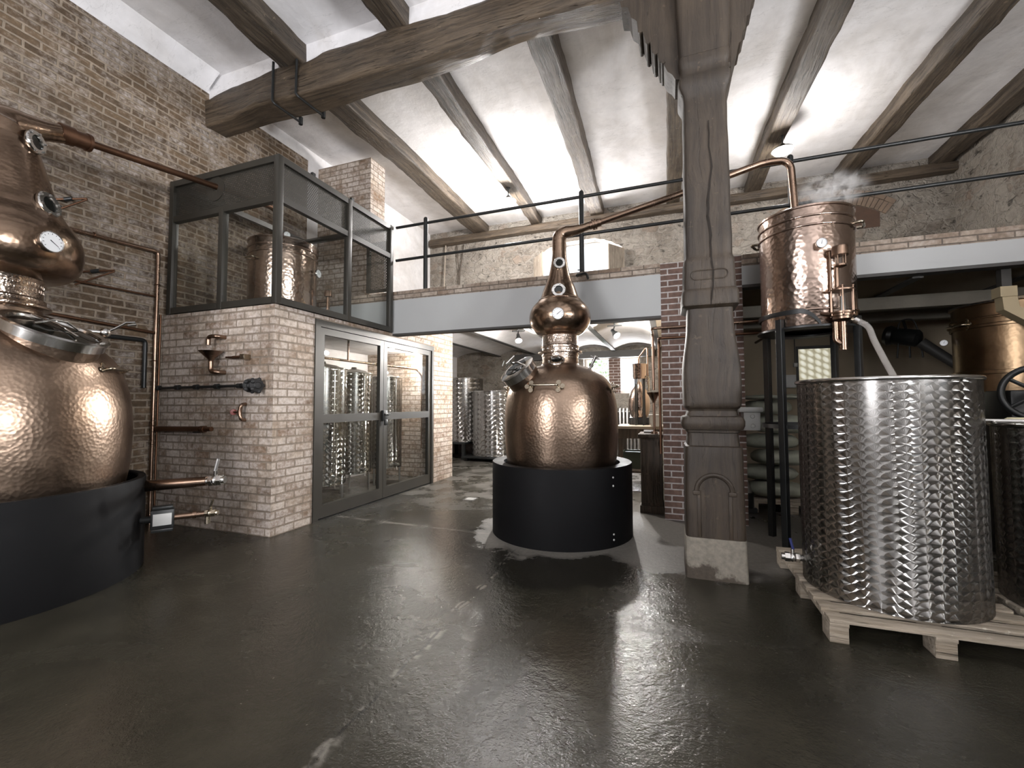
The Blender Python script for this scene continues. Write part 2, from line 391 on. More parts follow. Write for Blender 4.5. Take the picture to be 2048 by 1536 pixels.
    n5 = t.noise(p, 16, 3, .55, 1.2)
    h = t.math('ADD', t.math('MULTIPLY', n3, .5), t.math('ADD', t.math('MULTIPLY', n4, .25), t.math('ADD', t.math('MULTIPLY', n5, .5), t.math('MULTIPLY', n2, 1.2))))
    t.set_b(col=col, rough=r, normal=t.bump(h, .40, .012), spec=.40); M['floor'] = t.m
floor_mat()
def swirl(name, R, cu, cv, rough=.11, col=(.37, .36, .345)):
    t = NT(name); s = t.sep(t.obj())
    ang = t.math('ARCTAN2', s[1], s[0]); u = t.math('DIVIDE', t.math('MULTIPLY', ang, R), cu); v = t.math('DIVIDE', s[2], cv)
    fu = t.math('SUBTRACT', t.math('FRACT', u), .5); fv = t.math('SUBTRACT', t.math('FRACT', v), .5)
    du, dv = fu, fv
    for i, j in ((1, 0), (-1, -1), (0, -1), (1, -1)):
        a = t.math('SUBTRACT', fu, i); b = t.math('SUBTRACT', fv, j)
        hit = t.math('LESS_THAN', t.math('ADD', t.math('MULTIPLY', a, a), t.math('MULTIPLY', b, b)), .50)
        du = t.mixf(hit, du, a); dv = t.mixf(hit, dv, b)
    ca = t.math('COSINE', ang); sa = t.math('SINE', ang)
    tan = t.n('VectorMath', {0: t.comb(t.math('MULTIPLY', du, t.math('MULTIPLY', sa, -1)), t.math('MULTIPLY', du, ca), dv)}, operation='NORMALIZE').outputs[0]
    f = t.noise(t.obj(), 2.0, 4)
    t.t.nodes.remove(t.b)
    c = t.mix(f, tuple(x*.8 for x in col), col); nrm = t.n('NewGeometry').outputs['Normal']
    def facet(k, r):
        nn = t.n('VectorMath', {0: t.vmath('ADD', nrm, t.n('VectorMath', {0: tan, 'Scale': k}, operation='SCALE').outputs[0])}, operation='NORMALIZE').outputs[0]
        return t.n('BsdfAnisotropic', {'Color': c, 'Roughness': r, 'Anisotropy': 0, 'Normal': nn}).outputs[0]
    m1 = t.n('MixShader', {0: .42, 1: facet(.40, rough), 2: facet(-.40, rough)}).outputs[0]
    m2 = t.n('MixShader', {0: .27, 1: m1, 2: facet(0, .2)}).outputs[0]
    t.t.links.new(m2, t.out.inputs[0]); M[name] = t.m
swirl('swirl_big', .505, .075, .054); swirl('swirl_mid', .6, .15, .125); swirl('swirl_small', .32, .105, .085)
def glass(name, tint=(1, 1, 1), gl=.10):
    t = NT(name); t.t.nodes.remove(t.b)
    tr = t.n('BsdfTransparent', {0: tint}); g = t.n('BsdfGlossy', {0: (1, 1, 1), 1: .01})
    fc = t.n('LayerWeight', {0: .5}).outputs[1]; k = t.math('ADD', t.math('MULTIPLY', t.math('POWER', fc, 4.5), .6), gl, clamp=True)
    mx = t.n('MixShader', {0: k, 1: tr, 2: g}); t.t.links.new(mx.outputs[0], t.out.inputs[0]); M[name] = t.m
glass('glass', (.97, .98, .97), .03); glass('glass_clear', (.97, .97, .97), .03)
def perforated():
    t = NT('perforated'); uv = t.walluv(); s = t.sep(uv); c = .026
    v = t.math('DIVIDE', s[1], c*.866); u = t.math('ADD', t.math('DIVIDE', s[0], c), t.math('MULTIPLY', t.math('MODULO', t.math('FLOOR', v), 2), .5))
    a = t.math('SUBTRACT', t.math('FRACT', u), .5); b = t.math('MULTIPLY', t.math('SUBTRACT', t.math('FRACT', v), .5), .866)
    hole = t.math('LESS_THAN', t.math('ADD', t.math('MULTIPLY', a, a), t.math('MULTIPLY', b, b)), .05)
    t.set_b(col=(.030, .028, .022), rough=.55, metal=.1, alpha=t.math('SUBTRACT', 1, hole)); M['perforated'] = t.m
perforated()
def glow(name, col, st):
    t = NT(name); t.set_b(col=col, emit=col, emits=st); M[name] = t.m
glow('lamp_glow', (1, .96, .88), 12)
def glassblock():
    t = NT('glass_block'); s = t.sep(t.walluv()); c = .115
    u = t.math('SUBTRACT', t.math('FRACT', t.math('DIVIDE', s[0], c)), .5); v = t.math('SUBTRACT', t.math('FRACT', t.math('ADD', t.math('DIVIDE', s[1], c), t.math('MULTIPLY', t.math('DIVIDE', s[0], c), .5))), .5)
    d = t.math('ADD', t.math('MULTIPLY', u, u), t.math('MULTIPLY', v, v))
    c2 = t.mix(t.smooth(d, 0, .3), (1, .97, .80), (.46, .41, .26))  # daylight behind the blocks is put in as a patterned glow
    t.set_b(col=(.5, .5, .42), rough=.2, emit=c2, emits=.62, normal=t.bump(d, .8, .02)); M['glass_block'] = t.m
glassblock()

# =================================================================== THE SETTING
XL, XR, YS, YN = -6.04, 5.0, -4.0, 10.2
def slab_with_holes(name, mat, u0, u1, v0, v1, holes, to3, thick):
    """one welded wall with real openings. to3(u, v, d) -> point, d = depth through the wall"""
    us = sorted({u0, u1, *[h[0] for h in holes], *[h[1] for h in holes]}); vs = sorted({v0, v1, *[h[2] for h in holes], *[h[3] for h in holes]})
    mb = MB(); bm = mb.bm
    inh = lambda a, b: any(h[0] < a < h[1] and h[2] < b < h[3] for h in holes)
    cells = [(i, j) for i in range(len(us)-1) for j in range(len(vs)-1) if not inh((us[i]+us[i+1])/2, (vs[j]+vs[j+1])/2)]
    V = {}
    def vert(i, j, d):
        if (i, j, d) not in V: V[(i, j, d)] = bm.verts.new(to3(us[i], vs[j], d*thick))
        return V[(i, j, d)]
    cs = set(cells)
    for i, j in cells:
        for d in (0, 1): bm.faces.new([vert(a, b, d) for a, b in ((i, j), (i+1, j), (i+1, j+1), (i, j+1))])
        for (di, dj), (a, b) in {(-1, 0): ((i, j), (i, j+1)), (1, 0): ((i+1, j), (i+1, j+1)), (0, -1): ((i, j), (i+1, j)), (0, 1): ((i, j+1), (i+1, j+1))}.items():
            if (i+di, j+dj) not in cs: bm.faces.new([vert(*a, 0), vert(*b, 0), vert(*b, 1), vert(*a, 1)])
    return struct(mb.build(name, mat))

struct(MB().box(XL-.3, YS-.3, -.2, XR+.3, 12.2, 0).build('floor', M['floor']))
struct(MB().box(XL-.3, YS-.3, 6.05, XR+.3, 12.2, 6.3).build('ceiling', M['plaster']))
struct(MB().box(XL-.3, YS, -.1, XL, 5.95, 5.84).build('wall_left', M['brick_old']))
struct(MB().box(XL-.3, YS, 5.84, XL+.004, 5.95, 6.06).build('wall_left_plaster_band', M['plaster']))
struct(MB().box(XL-.3, 5.95, -.1, XL, 12.2, 6.06).build('wall_left_plastered', M['plaster']))
struct(MB().prism([(XL, 5.84), (XL+.26, 6.052), (XL, 6.052)], 'y', YS, 4.12).build('trim_1', M['plaster']))
slab_with_holes('wall_right', M['stone'], YS-.3, 12.2, -.1, 6.06, [(.25, 1.35, 1.55, 3.45), (-2.7, -1.3, 1.55, 3.45)], lambda u, v, d: (XR+d, u, v), .3)
slab_with_holes('wall_front', M['plaster'], XL-.3, XR+.3, -.1, 6.06, [(-4.25, -2.35, 1.45, 3.75)], lambda u, v, d: (u, YS-d, v), .3)
# upper rear wall of rubble stone with the splayed loft window
slab_with_holes('wall_back_upper', M['stone'], XL, XR, 3.2, 6.06, [(-3.05, -.95, 4.3, 5.36)], lambda u, v, d: (u, YN+d, v), .45)
slab_with_holes('wall_back_lower', M['stone'], XL, .9, -.1, 3.1, [(-2.2, -.72, 1.72, 2.74)], lambda u, v, d: (u, 11.8+d, v), .35)
struct(MB().box(.3, 6.5, -.1, .5, 11.8, 3.06).build('wall_partition', M['beige_wall']))
slab_with_holes('wall_store_back', M['beige_wall'], .5, XR, -.1, 3.06, [(2.12, 2.72, 1.72, 2.46)], lambda u, v, d: (u, 9.0+d, v), .2)
struct(MB().box(XL, 12.06, 3.2, XR, 12.2, 5.0).build('wall_yard_light_blocker', M['plaster']))  # unseen wall, added to keep low sky light off the loft ceiling
# loft floor (mezzanine) and the vaulted ceiling under it
struct(MB().box(XL, 5.98, 3.04, XR, 12.2, 3.2).build('floor_mezzanine', M['concrete']))
def vault(name, x_edges, y0, y1, mat):
    poly = []
    for a, b in zip(x_edges, x_edges[1:]):
        for i in range(11):
            t = i/10; poly.append((a+(b-a)*t, 2.86+.13*(1-(2*t-1)**2)))
    poly = poly + [(x_edges[-1], 3.041), (x_edges[0], 3.041)]
    return struct(MB().prism(poly, 'y', y0, y1).build(name, mat, ang=30))
vault('ceiling_passage', [-6.03, -4.65, -3.55, -2.45, -1.35, -.25, .32], 6.0, 11.8, M['plaster'])
vault('ceiling_store', [.4, 1.5, 2.6, 3.7, 4.8, 5.0], 6.0, 9.1, M['beige_wall'])
JL = ['dark steel joist under vaulted ceiling, directly beside the booth end wall', 'dark steel joist under vaulted ceiling, over the stainless floor vats',
      'dark steel joist under vaulted ceiling, behind the copper still neck', 'dark steel joist under vaulted ceiling, above the far low window', 'dark steel joist under vaulted ceiling, nearest the red brick pillar',
      'dark steel joist over the store, behind the hanging copper condenser', 'dark steel joist over the store, crossing above the dark agitator motor', 'dark steel joist over the store, above the copper mash tun', 'dark steel joist over the store, closest to the right wall']
for i, x in enumerate([-4.65, -3.55, -2.45, -1.35, -.25, 1.5, 2.6, 3.7, 4.8]):
    y1 = 11.8 if x < .3 else 9.0
    m = MB().prism([(x-.05, 2.825), (x+.05, 2.825), (x+.05, 2.842), (x+.008, 2.846), (x+.008, 2.856), (x-.008, 2.856), (x-.008, 2.846), (x-.05, 2.842)], 'y', 6.0, y1)
    tag(m.build('steel_joist', M['dark_joist']), JL[i], 'joist', 'steel joists under the loft')
tag(MB().box(-4.1, 11.55, 2.66, -.35, 11.75, 2.835).build('steel_lintel', M['dark_joist'], ang=20), 'dark steel beam crossing in front of the far low window', 'beam')
# booth: brick walls and its roof
BX, BF = -4.145, 3.65
struct(MB().box(XL, BF, 0, BX, BF+.24, 2.585).build('wall_booth_front', M['brick_pale']))
def bwall():
    mb = MB()
    # L-shaped side: short return at the front corner, header and end pier behind the doors
    poly = [(BF+.24, 0), (4.24, 0), (4.24, 2.53), (5.9, 2.53), (7.14, 2.53), (7.14, 0), (7.9, 0), (7.9, 3.03), (5.99, 3.03), (5.99, 2.585), (BF+.24, 2.585)]
    return struct(mb.prism(poly, 'x', BX-.24, BX).build('wall_booth_side', M['brick_pale']))
bwall()
struct(MB().box(XL, 7.66, 0, BX-.24, 7.9, 2.86).build('wall_booth_rear', M['brick_pale']))
struct(MB().box(XL, BF+.24, 2.50, BX-.24, 7.66, 2.585).build('ceiling_booth', M['plaster']))
# brick parapet on top of the girder
tag(MB().box(XL, 5.852, 3.112, -.09, 5.98, 3.25).build('brick_parapet', M['brick_parapet']), 'two courses of pale bricks capping the long grey girder left of pillar', 'parapet')
tag(MB().box(.846, 5.852, 3.112, XR, 5.98, 3.25).build('brick_parapet', M['brick_parapet']), 'two courses of pale bricks capping the shallow girder right of pillar', 'parapet')
g = MB().box(XL, 5.855, 2.575, -.086, 5.98, 3.112).build('steel_girder', M['girder_paint'])
tag(g, 'deep grey painted girder along the loft edge, left of the red brick pillar', 'girder')
MB().box(-4.14, 5.85, 2.545, -.086, 6.0, 2.575).build('bottom_flange', M['dark_joist'], g)
g = MB().box(.846, 5.855, 2.88, XR, 5.98, 3.112).build('steel_girder', M['girder_paint'])
tag(g, 'shallow grey painted girder along the loft edge, right of the red brick pillar', 'girder')
MB().box(.846, 5.85, 2.845, XR, 6.0, 2.88).build('bottom_flange', M['dark_joist'], g)
tag(MB().box(-.088, 5.86, 0, .848, 6.5, 3.25).build('brick_pillar', M['brick_red']), 'square red brick pillar with white joints behind the carved wooden post', 'pillar')
tag(MB().box(XL, 6.2, 3.2, -4.87, 6.6, 5.8).build('brick_pier', M['brick_pale']), 'pale brick chimney pier rising behind the mesh enclosure to the ceiling', 'pier')

# ---- windows
def frame_rect(mb, to3, u0, u1, v0, v1, w, d, nu=0, nv=0):
    def bar(a, b, c, e):
        p, q = to3(a, c, 0), to3(b, e, d)
        mb.box(min(p[0], q[0]), min(p[1], q[1]), min(p[2], q[2]), max(p[0], q[0]), max(p[1], q[1]), max(p[2], q[2]))
    bar(u0, u0+w, v0, v1); bar(u1-w, u1, v0, v1); bar(u0+w, u1-w, v0, v0+w); bar(u0+w, u1-w, v1-w, v1)
    for i in range(nu):
        c = u0+(u1-u0)*(i+1)/(nu+1); bar(c-w*.4, c+w*.4, v0+w, v1-w)
    for j in range(nv):
        c = v0+(v1-v0)*(j+1)/(nv+1); bar(u0+w, u1-w, c-w*.35, c+w*.35)
    return mb
def window(name, to3, u0, u1, v0, v1, w, d, nu, nv, mat):
    o = struct(frame_rect(MB(), to3, u0, u1, v0, v1, w, d, nu, nv).build(name, M[mat]))
    return o
window('window_1', lambda u, v, d: (u, -4.0-d, v), -4.25, -2.35, 1.45, 3.75, .07, .06, 1, 1, 'frame_white')
window('window_3', lambda u, v, d: (5.02+d, u, v), .25, 1.35, 1.55, 3.45, .07, .06, 0, 1, 'frame_white')
window('window_4', lambda u, v, d: (5.02+d, u, v), -2.7, -1.3, 1.55, 3.45, .07, .06, 1, 1, 'frame_white')
n = lambda u, v, d: (u, 12.05+d, v)
o = window('window_5', n, -2.2, -.72, 1.72, 2.74, .09, .06, 1, 0, 'frame_white')
MB().box(-2.13, 12.075, 1.79, -.79, 12.083, 2.67).build('pane', M['glass_clear'], o)
struct(MB().box(-1.52, 11.805, 1.72, -1.22, 12.0, 2.74).build('trim_2', M['brick_red']))
o = window('window_6', lambda u, v, d: (u, 10.5+d, v), -3.05, -.95, 4.3, 5.36, .08, .06, 2, 0, 'frame_white')
MB().box(-3.0, 10.52, 4.35, -1.0, 10.528, 5.31).build('pane', M['glass_clear'], o)
# stone corners that turn the loft opening into a low segmental arch
rnd = random.Random(3)
for nm, xa, xb in (('trim_3', -3.05, -2.35), ('trim_5', -.95, -1.65)):
    pts = [(xa, 5.36)]+[(xa+(xb-xa)*i/8, 5.05+.30*sin(pi/2*i/8)+rnd.uniform(-.02, .02)) for i in range(9)]
    struct(MB().prism(pts, 'y', 10.2, 10.65).build(nm, M['stone']))
gb = struct(frame_rect(MB(), lambda u, v, d: (u, 9.03+d, v), 2.12, 2.72, 1.72, 2.46, .05, .08, 0, 0).build('window_7', M['dark_joist']))
MB().box(2.17, 9.06, 1.77, 2.67, 9.10, 2.41).build('glass_blocks', M['glass_block'], gb)

# ---- garden outside the low rear window
def shrub(name, c, r, label, n=520, seed=1):
    rnd = random.Random(seed); t = thing(name, (c[0], c[1], 0), label, 'shrub', )
    MB().tube([(c[0], c[1], 0), (c[0]+.05, c[1], c[2]*.6), (c[0], c[1], c[2])], [.08, .05, .02], 8).build('stem', M['cabinet_wood'], t)
    mb = MB()
    for i in range(n):
        d = Vector((rnd.gauss(0, 1), rnd.gauss(0, 1), rnd.gauss(0, 1))).normalized()*r*(.45+.55*rnd.random())
        p = Vector(c)+Vector((d.x, d.y*.6, d.z)); a = Vector((rnd.gauss(0, 1), rnd.gauss(0, 1), rnd.gauss(0, 1))).normalized(); b = a.orthogonal().normalized(); s = .07+.06*rnd.random()
        f = [mb.bm.verts.new(p+a*s), mb.bm.verts.new(p+b*s*.5), mb.bm.verts.new(p-a*s), mb.bm.verts.new(p-b*s*.5)]; mb.bm.faces.new(f)
    mb.build('foliage', M['leaf'], t)
shrub('garden_shrub', (-2.45, 13.7, 2.2), .95, 'leafy shrub outside the far low window, left half of the view', 700, 2)

# =================================================================== TIMBER
mb = MB(); rings = []
prof = [(-6.05, 4.10, 4.44, 5.35, 5.75), (-5.2, 4.09, 4.45, 5.37, 5.80), (-4.75, 4.08, 4.46, 5.36, 5.86), (-4.2, 4.08, 4.46, 5.34, 5.78), (-3.4, 4.08, 4.44, 5.34, 5.80), (-2.85, 4.08, 4.44, 5.33, 5.80),
        (-2.2, 4.09, 4.43, 5.36, 5.78), (-1.4, 4.10, 4.42, 5.42, 5.78), (-.5, 4.09, 4.42, 5.36, 5.77), (.05, 4.08, 4.44, 5.27, 5.76), (.7, 4.06, 4.44, 5.27, 5.74), (1.6, 4.08, 4.44, 5.29, 5.72), (3.2, 4.09, 4.44, 5.30, 5.72), (5.0, 4.09, 4.44, 5.32, 5.72)]
def lerp_prof(x):
    for a, b in zip(prof, prof[1:]):
        if a[0] <= x <= b[0]:
            t = (x-a[0])/(b[0]-a[0]); t = t*t*(3-2*t); return [a[k]+(b[k]-a[k])*t for k in range(1, 5)]
    return prof[-1][1:]
x = -6.05
while x < 5.001:
    y0, y1, z0, z1 = lerp_prof(x); ring = []
    ch = .028+.02*noise.noise(Vector((x*1.1, 3, 0)))
    out = [(y0, z0+ch), (y0, (z0+z1)/2-.06), (y0, (z0+z1)/2+.05), (y0+.004, z1-ch*1.6), (y0+ch*1.3, z1), ((y0+y1)/2, z1), (y1-ch, z1), (y1, z1-ch), (y1, (z0+z1)/2), (y1, z0+ch), (y1-ch, z0), (y0+(y1-y0)*.66, z0), (y0+(y1-y0)*.33, z0), (y0+ch, z0)]
    for yy, zz in out:
        nn = noise.noise(Vector((x*1.6, yy*4, zz*4)))*.028 + noise.noise(Vector((x*6, yy*9, zz*9)))*.012
        ring.append((x, yy+nn*(1 if yy > 4.26 else -1), zz+nn*.8))
    rings.append(ring); x += .1
main = tag(mb.rings(rings).build('main_beam', M['beam_x'], ang=50), 'thick rough hewn timber main beam running across the hall above the wooden post', 'beam')
# iron straps round the main beam at its left end
for xs, nm in ((-4.72, 'iron strap around the main beam, the one nearer the left wall'), (-4.33, 'iron strap around the main beam, the one farther from the left wall')):
    m = MB()
    pts = [(xs, 4.055, 5.86), (xs, 4.05, 5.34), (xs+.02, 4.07, 5.31), (xs+.04, 4.47, 5.31)]
    o = m.tube(fillet(pts, .05, 4), .016, 8).build('iron_strap', M['black_iron'])
    tag(o, nm, 'strap', 'iron straps on the main beam')
    MB().cyl((xs+.04, 4.47, 5.28), (xs+.04, 4.47, 5.38), .028, None, 6).build('nut', M['black_iron'], o)
struct(MB().box(XL, 4.16, 5.55, XR, 4.40, 6.051).build('trim_4', M['plaster']))
CB = [([(-4.36, -4, 5.93), (-4.47, 3.9, 5.93), (-4.5, 10.2, 5.97)], .37, 'rough ceiling beam nearest the left wall, passing behind the brick pier'),
      ([(-2.90, -4, 5.93), (-2.92, 4.9, 5.93), (-3.02, 10.2, 5.97)], (.36, .24), 'knotty ceiling beam carrying the farther round lamp'),
      ([(-1.36, -4, 5.93), (-1.38, 4.9, 5.93), (-1.53, 10.2, 5.97)], (.34, .31), 'straight ceiling beam above the neck of the middle copper still'),
      ([(.20, -4, 5.93), (.20, 4.9, 5.93), (.13, 10.2, 5.97)], (.32, .28), 'ceiling beam half hidden behind the carved wooden post'),
      ([(1.82, -4, 5.93), (1.82, 5.2, 5.93), (1.70, 10.2, 5.97)], (.33, .28), 'ceiling beam carrying the nearer round lamp above the condenser'),
      ([(3.52, -4, 5.93), (3.52, 6, 5.93), (3.28, 10.2, 5.97)], (.32, .28), 'dark ceiling beam right of the lit lamp, second from the right wall'),
      ([(4.86, -4, 5.93), (4.86, 6, 5.93), (4.78, 10.2, 5.97)], (.26, .26), 'dark ceiling beam against the right stone wall')]
for i, (pts, wd, lab) in enumerate(CB):
    o = hewn(pts, wd, .28, .14, .022, i*1.7).build('ceiling_beam', M['beam_y'], ang=50)
    tag(o, lab, 'beam', 'crosswise ceiling beams')
tag(hewn([(-5.95, 10.1, 5.74), (5.0, 10.1, 5.76)], .2, .17, .2, .012, 31).build('wall_plate', M['beam_x'], ang=50), 'dark timber wall plate along the top of the stone rear wall', 'beam')
for y, z0, z1, lab in ((7.0, 2.66, 2.825, 'limewashed timber joist across the store ceiling, the one nearer the hall'), (8.0, 2.66, 2.825, 'limewashed timber joist across the store ceiling, the one nearer the beige wall')):
    tag(MB().box(.52, y-.09, z0, XR, y+.09, z1, .012).build('store_joist', M['limewash_timber']), lab, 'joist', 'limewashed joists in the store')

# ---- the carved post
def carved_post():
    cx, cy = .335, 4.215
    t = thing('carved_post', (cx, cy, 0), 'carved dark wooden post on a concrete foot, in front of the brick pillar', 'post')
    def sect(rows, seed=0, ex=9.0, n=36):
        rings = []
        for k, (z, hx, hy) in enumerate(rows):
            r = []
            for i in range(n):
                a = 2*pi*(i+.5)/n
                x = abs(cos(a))**(2/ex)*(1 if cos(a) > 0 else -1)*hx; y = abs(sin(a))**(2/ex)*(1 if sin(a) > 0 else -1)*hy
                nn = noise.noise(Vector((x*6+seed, y*6, z*4)))*.006
                r.append((cx+x*(1+nn*3), cy+y*(1+nn*3), z))
            rings.append(r)
        return MB().rings(rings)
    sect([(0, .238, .238), (.1, .237, .236), (.2, .236, .235), (.335, .233, .233)], 4, 14).build('concrete_foot', M['foot_concrete'], t)
    def dense(pts, dz=.04):
        out = []
        for a, b in zip(pts, pts[1:]):
            k = max(1, int((b[0]-a[0])/dz)); out += [tuple(a[j]+(b[j]-a[j])*i/k for j in range(3)) for i in range(k)]
        return out+[pts[-1]]
    q = lambda z, h: (z, h, h)
    # lower panel block, turned mouldings, swelling vase, collar, block, shaft, capital: one solid timber
    rows = [q(.335, .231), q(.36, .232), q(1.05, .226), q(1.085, .222), q(1.095, .205), q(1.16, .2), q(1.20, .195), q(1.205, .208)]
    rows += [q(1.225, .21), q(1.23, .232), q(1.262, .246), q(1.30, .248), q(1.335, .236), q(1.345, .205), q(1.385, .195), q(1.40, .2), q(1.408, .213)]
    rows += [q(1.43, .226), q(1.50, .229), q(1.62, .23), q(1.74, .226), q(1.86, .214), q(1.97, .200), q(2.08, .188), q(2.18, .183), q(2.262, .182), q(2.27, .200)]
    rows += [q(2.285, .224), q(2.30, .228), q(2.40, .226), q(2.415, .220), q(2.43, .210), q(2.68, .204), q(2.70, .195), q(2.72, .189)]
    rows += [q(3.4, .184), q(4.13, .178), q(4.17, .186), q(4.215, .205), q(4.25, .216), q(4.31, .214), q(4.33, .203), q(4.345, .198), q(4.40, .199), q(4.42, .207), q(4.46, .213), q(4.50, .211), q(4.51, .204), q(4.60, .208), q(4.95, .222), q(5.262, .226)]
    sect(dense(rows, .03), 0).build('timber_shaft', M['post_wood'], t, 30)
    # sunken panel with round arch: raised moulding on the front of the base block
    f = cy-.2285
    pts = [(cx-.115, f, .37), (cx-.115, f, .70)]
    pts += arc((cx-.005, f, .72), .155, pi, 0, 14, (1, 0, 0), (0, 0, 1))
    m = MB(); m.tube(arc((cx-.005, f, .72), .135, pi, 0, 16, (1, 0, 0), (0, 0, 1)), .020, 8); m.build('arch_moulding', M['post_wood'], t)
    for sx in (-1, 1):
        MB().box(cx-.005+sx*.135-.03, f-.022, .69, cx-.005+sx*.135+.03, f+.01, .725, .006).build('impost', M['post_wood'], t)
        MB().box(cx-.005+sx*.118-.014, f-.012, .345, cx-.005+sx*.118+.014, f+.01, .69, .004).build('pilaster', M['post_wood'], t)
    # oval cartouche on the upper block
    f2 = cy-.207
    ov = [(cx+sx*(.10)+.045*cos(a), f2, 2.545+.04*sin(a)) for sx, a0, a1 in ((1, -pi/2, pi/2), (-1, pi/2, 1.5*pi)) for a in [a0+(a1-a0)*i/8 for i in range(9)]]
    ov.append(ov[0]); MB().tube(ov, .007, 6).build('oval_moulding', M['post_wood'], t)
    # long drying crack
    rnd = random.Random(5); z = 2.28; x = cx+.005; cr = []
    while z < 3.95:
        wdt = .004+.010*max(0, 1-abs(z-3.0)/1.0)*rnd.uniform(.6, 1.1); cr.append((x, z, wdt*.62)); z += .06; x += rnd.uniform(-.010, .0102)
    hw = lambda z: next((a[1]+(b[1]-a[1])*(z-a[0])/(b[0]-a[0]) for a, b in zip(rows, rows[1:]) if a[0] <= z <= b[0]), .2)
    m = MB(); m.rings([[(a-w, cy-hw(b)-.007, b), (a+w, cy-hw(b)-.007, b), (a+w*.5, cy-hw(b)+.02, b), (a-w*.5, cy-hw(b)+.02, b)] for a, b, w in cr])
    m.build('drying_crack', M['crack_dark'], t)
    # stepped brackets under the main beam
    def br(sx):
        pts = [(.19, 4.36), (.235, 4.37), (.26, 4.42), (.30, 4.46), (.34, 4.56), (.37, 4.57), (.385, 4.65), (.43, 4.68), (.445, 4.78), (.48, 4.79), (.51, 4.90), (.545, 4.92), (.56, 5.02), (.61, 5.07), (.64, 5.18), (.70, 5.20), (.71, 5.262), (.19, 5.262)]
        if sx > 0: pts = [(.19+(a-.19)*.62, b) for a, b in pts]
        pts = [(cx+sx*a, b) for a, b in pts]
        return MB().prism(pts if sx > 0 else pts[::-1], 'y', cy-.135, cy+.145).build('corbel_bracket', M['post_wood'], t, 25)
    for sx in (-1, 1):
        b = br(sx)
        for k, (a, z) in enumerate([(.335, 4.56), (.40, 4.665), (.465, 4.785), (.53, 4.91)] if sx < 0 else []):
            a = a if sx < 0 else .19+(a-.19)*.62
            MB().cyl((cx+sx*a, cy-.145, z), (cx+sx*a, cy+.155, z), .021, None, 12).build('bead', M['post_wood'], b)
carved_post()

# ---- loft railing
def railing():
    y = 5.9
    t = thing('loft_railing', (-1.1, y, 3.25), 'dark steel tube railing with round topped posts along the loft edge', 'railing')
    for x in (-3.575, -1.105, 1.40, 3.9):
        m = MB(); m.cyl((x, y, 3.25), (x, y, 4.375), .034); m.sphere((x, y, 4.375), .034); m.build('post', M['black_iron'], t)
    MB().tube([(-4.12, y, 4.31), (5.0, y, 4.335)], .022).build('top_rail', M['black_iron'], t)
    MB().tube([(-4.12, y, 3.77), (5.0, y, 3.815)], .022).build('lower_rail', M['black_iron'], t)
railing()

# =================================================================== FITTINGS SHARED BY THE STILLS
def basis(nrm):
    nrm = Vector(nrm).normalized(); a = Vector((0, 0, 1)) if abs(nrm.z) < .95 else Vector((1, 0, 0))
    u = a.cross(nrm).normalized(); v = nrm.cross(u); return nrm, u, v
def dial(parent, c, nrm, r, needle=.6, copper_stem=True):
    """round dial gauge: case, face, needle and tick marks"""
    nrm, u, v = basis(nrm); c = Vector(c)
    m = MB(); m.lathe([(.012, -.07), (.012, -.01), (r*.9, -.008), (r, .0), (r, .022), (r*.94, .027), (r*.88, .02)], c, 32, nrm)
    g = m.build('dial_gauge', M['steel'], parent)
    MB().lathe([(.0, .021), (r*.89, .021), (r*.89, .017)], c, 32, nrm, True).build('dial_face', M['dial_white'], g)
    m = MB()
    for i in range(11):
        a = radians(-130+26*i); d = v*cos(a)+u*sin(a); p = c+nrm*.0235
        m.tube([p+d*r*.68, p+d*r*.80], r*.022, 4)
    m.build('tick_marks', M['dial_black'], g)
    d = v*cos(needle)+u*sin(needle); p = c+nrm*.0245
    MB().tube([p-d*r*.2, p+d*r*.62], [r*.04, r*.02], 5).build('needle', M['dial_black'], g)
    return g
def porthole(parent, c, nrm, r, stub=.06):
    nrm, u, v = basis(nrm); c = Vector(c)
    m = MB(); m.lathe([(r*.75, -stub), (r*.75, 0), (r*1.35, .0), (r*1.4, .008), (r*1.4, .022), (r*1.3, .03), (r*.85, .03), (r*.80, .018)], c, 32, nrm)
    for i in range(6):
        a = 2*pi*i/6+.3; p = c+u*cos(a)*r*1.16+v*sin(a)*r*1.16; m.cyl(p+nrm*.028, p+nrm*.042, r*.13, None, 6)
    o = m.build('sight_glass', M['steel'], parent)
    MB().lathe([(0, .017), (r*.84, .017)], c, 32, nrm, True).build('glass_disc', M['glass_dark'], o)
    return o
def clover_handle(parent, p0, p1, out, mat='brass', r=.012):
    """bar handle standing off the wall on two clover shaped plates"""
    p0, p1, out = Vector(p0), Vector(p1), Vector(out).normalized()
    ax = (p1-p0).normalized()
    o = MB().tube(fillet([p0-out*.06, p0, p1, p1-out*.06], .03, 5), r, 10).build('carry_handle', M[mat], parent)
    for p in (p0, p1):
        m = MB(); s = -1 if p is p0 else 1; c = p-out*.052; up = ax.cross(out).normalized()
        for d in (ax*s*.045, up*.04, up*-.04, ax*s*.0):
            m.lathe([(0, -.004), (.026, -.004), (.026, .004), (0, .004)], c+d, 14, out)
        m.build('handle_plate', M['brass'], o)
    return o
